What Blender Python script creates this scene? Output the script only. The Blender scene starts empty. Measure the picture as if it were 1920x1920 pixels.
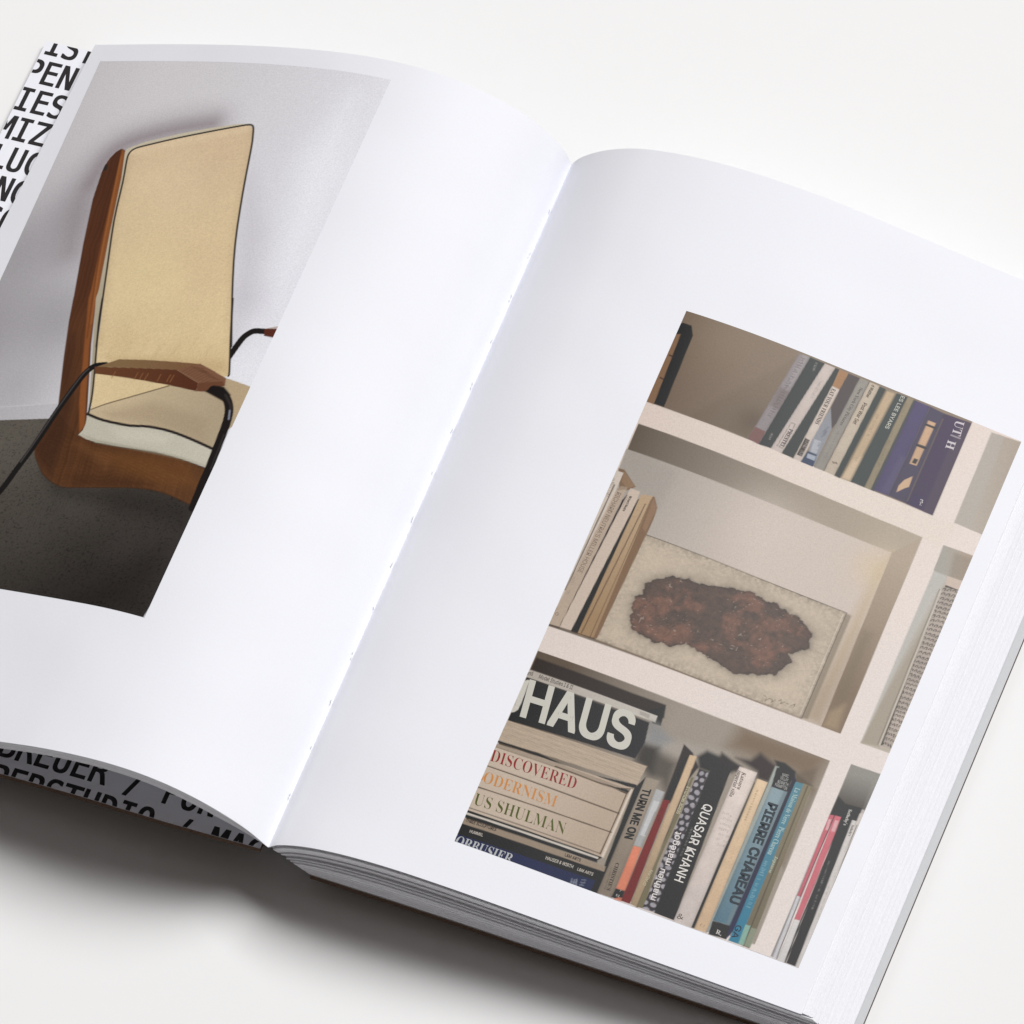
import bpy, math, os, random
import numpy as np
from mathutils import Matrix, Vector

scene = bpy.context.scene

# ------------------------------------------------------------------ camera
cam_data = bpy.data.cameras.new("camera")
cam_data.sensor_width = 36.0
cam_data.lens = 262.500
cam_data.clip_start = 0.05
cam_data.clip_end = 60.0
cam = bpy.data.objects.new("camera", cam_data)
scene.collection.objects.link(cam)
cam.location = (0.51504, -1.18815, 2.13510)
cam.rotation_euler = (math.radians(34.0000), 0.0, math.radians(19.8573))
scene.camera = cam

# ------------------------------------------------------------------ light
world = bpy.data.worlds.new("World")
scene.world = world
world.use_nodes = True
bg = world.node_tree.nodes["Background"]
bg.inputs[0].default_value = (1.0, 0.88, 0.815, 1.0)
bg.inputs[1].default_value = 0.100

key = bpy.data.lights.new("softbox", 'AREA')
key.shape = 'RECTANGLE'
key.size, key.size_y = 10.3, 8.0
key.energy = 3330.0
key.color = (1.0, 1.0, 1.0)
key_ob = bpy.data.objects.new("softbox", key)
scene.collection.objects.link(key_ob)
KEY_DIR = Vector((0.34, 0.72, 1.0)).normalized()      # back, a little right, high
key_ob.location = Vector((0.02, 0.15, 0.0)) + KEY_DIR * 16.0
key_ob.rotation_euler = KEY_DIR.to_track_quat('Z', 'Y').to_euler()

scene.view_settings.view_transform = 'Standard'
scene.view_settings.look = 'None'
scene.view_settings.exposure = 0.0
scene.view_settings.gamma = 1.0
scene.view_settings.use_curve_mapping = False

rng = np.random.default_rng(7)
random.seed(7)
MM = 0.001

# ------------------------------------------------------------------ materials
def lin(c):
    c = np.asarray(c, float) / 255.0
    return np.where(c <= 0.04045, c / 12.92, ((c + 0.055) / 1.055) ** 2.4)

def node_mat(name, rough=0.5, spec=0.4):
    m = bpy.data.materials.new(name)
    m.use_nodes = True
    nt = m.node_tree
    b = nt.nodes["Principled BSDF"]
    b.inputs["Roughness"].default_value = rough
    b.inputs["Specular IOR Level"].default_value = spec
    return m, nt, b

def paper_mat(name, col, rough, spec, var=0.02, scale=900.0, bump=0.0, wave=0.0):
    """plain paper: a base colour with faint fibre mottling"""
    m, nt, b = node_mat(name, rough, spec)
    tc = nt.nodes.new("ShaderNodeTexCoord")
    n = nt.nodes.new("ShaderNodeTexNoise")
    n.inputs["Scale"].default_value = scale
    n.inputs["Detail"].default_value = 3.0
    nt.links.new(tc.outputs["Object"], n.inputs["Vector"])
    r = nt.nodes.new("ShaderNodeMapRange")
    r.inputs["From Min"].default_value = 0.25
    r.inputs["From Max"].default_value = 0.75
    r.inputs["To Min"].default_value = 1.0 - var
    r.inputs["To Max"].default_value = 1.0
    nt.links.new(n.outputs["Fac"], r.inputs["Value"])
    mx = nt.nodes.new("ShaderNodeVectorMath")
    mx.operation = 'SCALE'
    mx.inputs[0].default_value = col
    nt.links.new(r.outputs["Result"], mx.inputs["Scale"])
    nt.links.new(mx.outputs["Vector"], b.inputs["Base Color"])
    if bump:
        bp = nt.nodes.new("ShaderNodeBump")
        bp.inputs["Strength"].default_value = bump
        bp.inputs["Distance"].default_value = 0.0002
        nt.links.new(n.outputs["Fac"], bp.inputs["Height"])
        nt.links.new(bp.outputs["Normal"], b.inputs["Normal"])
        if wave:                                   # the sheet never lies quite flat
            w = nt.nodes.new("ShaderNodeTexNoise")
            w.inputs["Scale"].default_value = 16.0
            w.inputs["Detail"].default_value = 1.0
            nt.links.new(tc.outputs["Object"], w.inputs["Vector"])
            b2 = nt.nodes.new("ShaderNodeBump")
            b2.inputs["Strength"].default_value = wave
            b2.inputs["Distance"].default_value = 0.002
            nt.links.new(w.outputs["Fac"], b2.inputs["Height"])
            nt.links.new(b2.outputs["Normal"], bp.inputs["Normal"])
    return m

def attr_mat(name, attr, rough, spec, grain=0.0, grain_scale=2200.0, bump=0.0):
    """ink on paper: colour from a mesh attribute, broken up by printed grain"""
    m, nt, b = node_mat(name, rough, spec)
    a = nt.nodes.new("ShaderNodeAttribute")
    a.attribute_name = attr
    src = a.outputs["Color"]
    if grain:
        tc = nt.nodes.new("ShaderNodeTexCoord")
        n = nt.nodes.new("ShaderNodeTexNoise")
        n.inputs["Scale"].default_value = grain_scale
        n.inputs["Detail"].default_value = 2.0
        nt.links.new(tc.outputs["Object"], n.inputs["Vector"])
        r = nt.nodes.new("ShaderNodeMapRange")
        r.inputs["From Min"].default_value = 0.3
        r.inputs["From Max"].default_value = 0.7
        r.inputs["To Min"].default_value = 1.0 - grain
        r.inputs["To Max"].default_value = 1.0 + grain
        r.clamp = False
        nt.links.new(n.outputs["Fac"], r.inputs["Value"])
        mx = nt.nodes.new("ShaderNodeVectorMath")
        mx.operation = 'SCALE'
        nt.links.new(src, mx.inputs[0])
        nt.links.new(r.outputs["Result"], mx.inputs["Scale"])
        src = mx.outputs["Vector"]
        if bump:
            bp = nt.nodes.new("ShaderNodeBump")
            bp.inputs["Strength"].default_value = bump
            bp.inputs["Distance"].default_value = 0.0001
            nt.links.new(n.outputs["Fac"], bp.inputs["Height"])
            nt.links.new(bp.outputs["Normal"], b.inputs["Normal"])
    nt.links.new(src, b.inputs["Base Color"])
    return m

PAPER = (0.85, 0.86, 0.912)
M_TABLE = paper_mat("white_table", (0.85, 0.85, 0.85), 0.8, 0.1, 0.006, 120.0)
M_PAPER = paper_mat("page_paper", PAPER, 0.62, 0.16, 0.03, 1700.0, 0.10, 0.8)
M_COVER = paper_mat("cover_paper", (0.86, 0.87, 0.93), 0.55, 0.25, 0.02, 1200.0)
M_ENDPAPER = paper_mat("grey_endpaper", (0.56, 0.57, 0.585), 0.6, 0.2, 0.03, 1200.0)
M_BOARD = paper_mat("cover_board", (0.115, 0.07, 0.048), 0.8, 0.2, 0.45, 700.0)
M_BACK = paper_mat("cover_cloth", (0.10, 0.075, 0.062), 0.8, 0.2, 0.3, 900.0)
M_THREAD = paper_mat("thread", (0.78, 0.78, 0.80), 0.8, 0.2, 0.4, 3000.0)
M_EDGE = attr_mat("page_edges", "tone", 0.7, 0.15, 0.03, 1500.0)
M_PRINT = attr_mat("printed_ink", "ink", 0.34, 0.155, 0.07, 1900.0, 0.10)
M_TEXT = attr_mat("lettering_ink", "ink", 0.34, 0.155)

# ------------------------------------------------------------------ mesh helpers
def mesh_obj(name, verts, faces, mats, parent=None, smooth=False, fmat=None):
    me = bpy.data.meshes.new(name)
    me.from_pydata([tuple(v) for v in verts], [], faces)
    for m in (mats if isinstance(mats, (list, tuple)) else [mats]):
        me.materials.append(m)
    if fmat is not None:
        me.polygons.foreach_set("material_index", np.asarray(fmat, np.int32))
    me.polygons.foreach_set("use_smooth", np.full(len(me.polygons), smooth))
    me.update()
    ob = bpy.data.objects.new(name, me)
    scene.collection.objects.link(ob)
    if parent is not None:
        ob.parent = parent
    return ob

def grid_mesh(name, P, mats, parent, colours=None):
    """P: (rows, cols, 3) array of points in metres -> one smooth sheet"""
    r, c, _ = P.shape
    idx = np.arange(r * c).reshape(r, c)
    q = np.stack([idx[:-1, :-1], idx[:-1, 1:], idx[1:, 1:], idx[1:, :-1]], -1).reshape(-1, 4).astype(np.int32)
    me = bpy.data.meshes.new(name)
    me.vertices.add(r * c)
    me.vertices.foreach_set("co", P.reshape(-1).astype(np.float32))
    me.loops.add(q.size)
    me.loops.foreach_set("vertex_index", q.reshape(-1))
    me.polygons.add(len(q))
    me.polygons.foreach_set("loop_start", np.arange(0, q.size, 4, dtype=np.int32))
    me.polygons.foreach_set("loop_total", np.full(len(q), 4, np.int32))
    me.update(calc_edges=True)
    me.polygons.foreach_set("use_smooth", np.ones(len(q), bool))
    if colours is not None:
        at = me.color_attributes.new("ink", 'FLOAT_COLOR', 'POINT')
        at.data.foreach_set("color", np.concatenate([colours.reshape(-1, 3), np.ones((r * c, 1))], 1).astype(np.float32).reshape(-1))
    me.materials.append(mats)
    me.validate()
    ob = bpy.data.objects.new(name, me)
    scene.collection.objects.link(ob)
    ob.parent = parent
    return ob

def curve_pts(P, n):
    """n points evenly spaced by arc length on a smooth curve through P (x, z in mm)"""
    P = np.array(P, float)
    d = np.r_[0, np.cumsum(np.linalg.norm(np.diff(P, axis=0), axis=1))]
    m = np.gradient(P, d, axis=0)
    s = np.linspace(0, d[-1], 500)
    i = np.clip(np.searchsorted(d, s) - 1, 0, len(d) - 2)
    h = (d[i + 1] - d[i])[:, None]
    t = ((s - d[i]) / (d[i + 1] - d[i]))[:, None]
    Q = (2*t**3 - 3*t**2 + 1)*P[i] + (t**3 - 2*t**2 + t)*h*m[i] + (-2*t**3 + 3*t**2)*P[i+1] + (t**3 - t**2)*h*m[i+1]
    d = np.r_[0, np.cumsum(np.linalg.norm(np.diff(Q, axis=0), axis=1))]
    s = np.linspace(0, d[-1], n)
    return np.stack([np.interp(s, d, Q[:, k]) for k in range(2)], 1)

# ------------------------------------------------------------------ page shapes
# cross-sections of the two open pages, x and z in mm, measured from the gutter;
# the book is HB mm tall, its gutter lies GZ mm above the table
HB = 300.0
GZ = 20.0
N = 161
PROFILE = {
    'BR': [(-0.0, -0.0), (2.5, 2.7), (7.4, 5.5), (13.6, 7.8), (22.0, 9.6), (32.3, 10.7), (44.7, 11.0), (59.7, 10.4), (76.2, 9.2), (98.2, 7.2), (126.4, 4.7), (151.4, 2.5), (170.5, 0.7), (186.1, -0.8)],
    'TR': [(-0.0, -0.0), (2.8, 4.7), (6.8, 9.1), (13.9, 14.8), (23.7, 20.0), (36.0, 23.4), (50.2, 25.3), (66.0, 25.6), (84.1, 24.3), (103.8, 21.4), (123.5, 17.4), (144.1, 13.0), (166.4, 8.6), (179.7, 5.9), (192.9, 3.2)],
    'TL': [(-0.0, -0.0), (-3.2, 7.6), (-8.4, 13.6), (-13.6, 18.3), (-18.4, 21.5), (-24.4, 24.3), (-33.8, 27.5), (-44.3, 29.8), (-54.7, 30.7), (-67.2, 30.0), (-83.3, 27.1), (-103.0, 21.5), (-124.4, 13.8), (-149.3, 3.4), (-181.4, -11.1)],
    'BL': [(-0.0, -0.0), (-7.2, 7.0), (-15.6, 12.5), (-25.4, 17.2), (-36.0, 20.5), (-46.5, 22.1), (-57.1, 22.2), (-68.6, 21.0), (-81.4, 18.5), (-95.0, 14.6), (-110.8, 9.7), (-126.5, 4.7), (-142.1, -0.6), (-157.7, -6.0), (-173.1, -11.7), (-188.5, -17.7)],
}
# inner faces of the cover boards, and the lowest leaf above each
COVER_LB = [(-3.0, -2.4), (-20.0, -3.4), (-42.0, -4.3), (-69.0, -4.8), (-96.0, -6.2), (-130.0, -9.0), (-165.0, -12.8), (-200.5, -17.3)]
COVER_LT = [(-3.0, -2.6), (-50.0, -5.6), (-100.0, -9.2), (-150.0, -13.0), (-200.5, -17.3)]
COVER_RB = [(14.5, -9.4), (43.0, -10.0), (70.0, -10.9), (93.0, -12.0), (131.0, -13.5), (168.0, -15.4), (204.0, -17.4)]
COVER_RT = [(14.5, -9.6), (60.0, -11.5), (120.0, -14.0), (170.0, -16.0), (211.0, -17.4)]
UNDER_RB = [(14.0, -9.2), (43.0, -9.7), (70.0, -10.6), (93.0, -11.7), (131.0, -13.2), (168.0, -15.1), (201.3, -16.9)]
UNDER_RT = [(14.0, -9.2), (60.0, -11.1), (120.0, -13.6), (170.0, -15.6), (207.8, -17.0)]
UNDER_LB = [(-0.0, -0.0), (-8.6, 5.2), (-17.5, 9.2), (-27.1, 13.2), (-37.0, 16.3), (-47.0, 17.8), (-57.2, 17.9), (-68.3, 16.8), (-80.9, 14.4), (-94.5, 10.5), (-110.4, 5.6), (-126.3, 0.6), (-142.2, -4.6), (-158.0, -10.1), (-173.8, -15.8), (-189.6, -21.7)]
UNDER_LT = [(-0.0, -0.0), (-4.9, 6.6), (-10.8, 11.3), (-16.2, 15.0), (-20.6, 17.7), (-26.1, 20.3), (-35.1, 23.4), (-45.1, 25.6), (-55.1, 26.4), (-67.2, 25.7), (-82.9, 22.9), (-102.6, 17.4), (-124.1, 9.8), (-149.4, -0.6), (-182.3, -15.0)]

SEC = {k: curve_pts(v, N) for k, v in PROFILE.items()}

def surf(side, u, v, lift=0.0):
    """point (mm) on a page: u 0..1 from gutter to fore edge, v 0..1 from foot to head"""
    b, t = SEC['B' + side], SEC['T' + side]
    u = np.asarray(u, float)
    v = np.asarray(v, float)[..., None]
    def ev(u):
        x = u * (N - 1)
        i = np.clip(x.astype(int), 1, N - 3)
        f = (x - i)[..., None]
        def cr(S):
            p0, p1, p2, p3 = S[i - 1], S[i], S[i + 1], S[i + 2]
            return p1 + 0.5*f*(p2 - p0 + f*(2*p0 - 5*p1 + 4*p2 - p3 + f*(3*(p1 - p2) + p3 - p0)))
        return cr(b) * (1 - v) + cr(t) * v
    q = ev(u)
    if lift:
        e = 0.004
        d = ev(np.minimum(u + e, 1.0)) - ev(np.maximum(u - e, 0.0))
        n = np.stack([-d[..., 1], d[..., 0]], -1)
        n /= np.linalg.norm(n, axis=-1, keepdims=True)
        if side == 'L':
            n = -n
        q = q + n * lift
    return np.concatenate([q[..., :1], v * HB + 0 * q[..., :1], q[..., 1:] + GZ], -1)

# ------------------------------------------------------------------ table
T = 2.6
table = mesh_obj("tabletop", [(-T, -T, 0), (T, -T, 0), (T, T, 0), (-T, T, 0)], [(0, 1, 2, 3)], M_TABLE)
table["kind"] = "structure"

# ------------------------------------------------------------------ the book
book = bpy.data.objects.new("open_book", None)
scene.collection.objects.link(book)
book["label"] = "thick open hardback book with white pages and a colour photograph printed on each page"
book["category"] = "book"

# covers: a board with a printed lining paper inside
def cover(name, sec_b, sec_t, thick, cloth, lining, n=40):
    b, t = curve_pts(sec_b, n), curve_pts(sec_t, n)
    V, Fc, fm = [], [], []
    for y, s in ((0.0, b), (HB, t)):
        for dz in (0.0, -thick):
            for p in s:
                V.append((p[0]*MM, y*MM, (p[1] + dz + GZ)*MM))
    a0, a1, b0, b1 = 0, n, 2*n, 3*n
    rev = b[-1][0] < b[0][0]
    for i in range(n - 1):
        for quad, mt in (((a0+i, a0+i+1, b0+i+1, b0+i), 0), ((a1+i, b1+i, b1+i+1, a1+i+1), 2),
                         ((a0+i, a1+i, a1+i+1, a0+i+1), 1), ((b0+i, b0+i+1, b1+i+1, b1+i), 1)):
            Fc.append(quad[::-1] if rev else quad)
            fm.append(mt)
    for k in (0, n - 1):
        quad = (a0+k, b0+k, b1+k, a1+k)
        Fc.append(quad if (k == 0) == rev else quad[::-1])
        fm.append(1)
    ob = mesh_obj(name, V, Fc, [lining, M_BOARD, cloth], book, False, fm)
    return ob

front_cover = cover("front_cover", COVER_LB, COVER_LT, 2.3, M_BACK, M_COVER)
back_cover = cover("back_cover", COVER_RB, COVER_RT, 2.4, M_BACK, M_ENDPAPER)
front_cover["label"] = "front cover board with bold black capitals printed on its inside"

# pages in view
def page(name, side):
    uu, vv = np.meshgrid(np.linspace(0, 1, 161), np.linspace(0, 1, 61))
    if side == 'L':
        uu = uu[:, ::-1]
    return grid_mesh(name, surf(side, uu, vv) * MM, M_PAPER, book)

left_page = page("left_page", 'L')
right_page = page("right_page", 'R')

# the leaves below them: thin sheets, each with its own edge
def leaves(name, side, count, under_b, under_t, first, shift, start_b, start_t, reach, tones, recess):
    n = 56
    V, Fc, tone = [], [], []
    tb, tt = SEC['B' + side], SEC['T' + side]
    us = np.linspace(0, 1, n) ** 1.25
    pick = lambda S: np.stack([np.interp(us * (N - 1), np.arange(N), S[:, k]) for k in range(2)], 1)
    tb, tt = pick(tb), pick(tt)
    ub, ut = pick(curve_pts(under_b, N)), pick(curve_pts(under_t, N))
    for j in range(count):
        t0 = first + (1 - first) * j / count
        t1 = first + (1 - first) * (j + 0.94) / count
        jx = shift(j / max(1, count - 1))
        y0 = recess[j]
        y1 = HB - recess[(j * 7 + 3) % count]
        rows = 9 if j < 3 else 3
        base = len(V)
        for f in np.linspace(0, 1, rows):
            y = y0 + (y1 - y0) * f
            for t in (t0, t1):
                s = (tb * (1 - t) + ub * t) * (1 - y / HB) + (tt * (1 - t) + ut * t) * (y / HB)
                s[:, 0] += jx * us ** 2
                for p in s:
                    V.append((p[0]*MM, y*MM, (p[1] + GZ)*MM))
        rev = side == 'L'
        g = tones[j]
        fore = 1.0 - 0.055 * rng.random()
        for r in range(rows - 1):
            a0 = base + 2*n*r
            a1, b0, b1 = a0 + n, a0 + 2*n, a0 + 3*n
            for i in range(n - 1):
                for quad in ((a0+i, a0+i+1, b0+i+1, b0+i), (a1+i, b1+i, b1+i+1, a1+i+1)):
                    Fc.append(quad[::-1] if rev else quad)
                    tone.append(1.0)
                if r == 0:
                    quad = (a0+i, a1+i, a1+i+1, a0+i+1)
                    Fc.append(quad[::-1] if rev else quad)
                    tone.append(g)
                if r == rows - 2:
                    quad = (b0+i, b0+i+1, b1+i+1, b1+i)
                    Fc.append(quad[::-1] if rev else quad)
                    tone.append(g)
            for k in (0, n - 1):
                quad = (a0+k, b0+k, b1+k, a1+k)
                Fc.append(quad if (k == 0) == rev else quad[::-1])
                tone.append(fore if k else 0.8)
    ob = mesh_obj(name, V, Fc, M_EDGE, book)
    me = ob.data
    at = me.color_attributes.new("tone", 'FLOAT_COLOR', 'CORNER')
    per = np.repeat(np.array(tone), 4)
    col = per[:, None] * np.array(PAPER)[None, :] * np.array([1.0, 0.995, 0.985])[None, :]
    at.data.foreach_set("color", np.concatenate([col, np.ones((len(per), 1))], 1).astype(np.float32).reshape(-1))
    ob["kind"] = "stuff"
    return ob

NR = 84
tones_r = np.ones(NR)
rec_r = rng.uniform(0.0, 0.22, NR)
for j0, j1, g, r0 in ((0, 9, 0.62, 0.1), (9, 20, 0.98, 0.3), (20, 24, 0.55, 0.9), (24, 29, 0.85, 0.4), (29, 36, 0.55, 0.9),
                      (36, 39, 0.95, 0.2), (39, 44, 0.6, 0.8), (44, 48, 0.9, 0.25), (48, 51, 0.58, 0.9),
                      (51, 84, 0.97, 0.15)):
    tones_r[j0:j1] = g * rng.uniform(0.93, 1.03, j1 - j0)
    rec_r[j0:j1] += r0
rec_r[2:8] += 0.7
def fan_right(t):
    return 0.0 if t < 0.03 else 3.0 * min(1.0, (t - 0.03) / 0.05) * (1 - t) + rng.uniform(-0.10, 0.10)
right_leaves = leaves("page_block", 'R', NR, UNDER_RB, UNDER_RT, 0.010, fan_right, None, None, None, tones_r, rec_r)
right_leaves["label"] = "thick stack of leaves under the right page, fanned at the fore edge"
NL = 13
tones_l = rng.uniform(0.72, 1.0, NL)
left_leaves = leaves("page_block", 'L', NL, UNDER_LB, UNDER_LT, 0.03, lambda t: rng.uniform(-0.25, 0.25), None, None, None, tones_l, rng.uniform(0, .25, NL))
left_leaves["label"] = "thin stack of leaves under the left page"

# sewing thread showing in the gutter
def stitch(v, ln, dx):
    k, V, Fc = 6, [], []
    n = 5
    for i in range(n):
        f = i / (n - 1)
        y = v * HB + (f - 0.5) * ln
        x = dx + 0.12 * math.sin(f * 5.0 + v * 40)
        z = GZ + 0.80 + 0.35 * math.sin(math.pi * f)
        r = 0.07 + 0.08 * math.sin(math.pi * f)
        for a in range(k):
            V.append(((x + r*math.cos(a*math.tau/k))*MM, y*MM, (z + r*math.sin(a*math.tau/k))*MM))
    for i in range(n - 1):
        for a in range(k):
            Fc.append((i*k + a, i*k + (a+1) % k, (i+1)*k + (a+1) % k, (i+1)*k + a))
    Fc += [tuple(range(k))[::-1], tuple(range((n-1)*k, n*k))]
    mesh_obj("stitch", V, Fc, M_THREAD, book, True)
for i in range(14):
    v = 0.072 + 0.852 * i / 13
    stitch(v + random.uniform(-.002, .002), random.uniform(1.2, 2.2), random.uniform(-0.45, -0.1))
    if i % 3 != 1:
        stitch(v - 0.006, random.uniform(0.7, 1.3), random.uniform(-0.45, -0.1))

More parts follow.
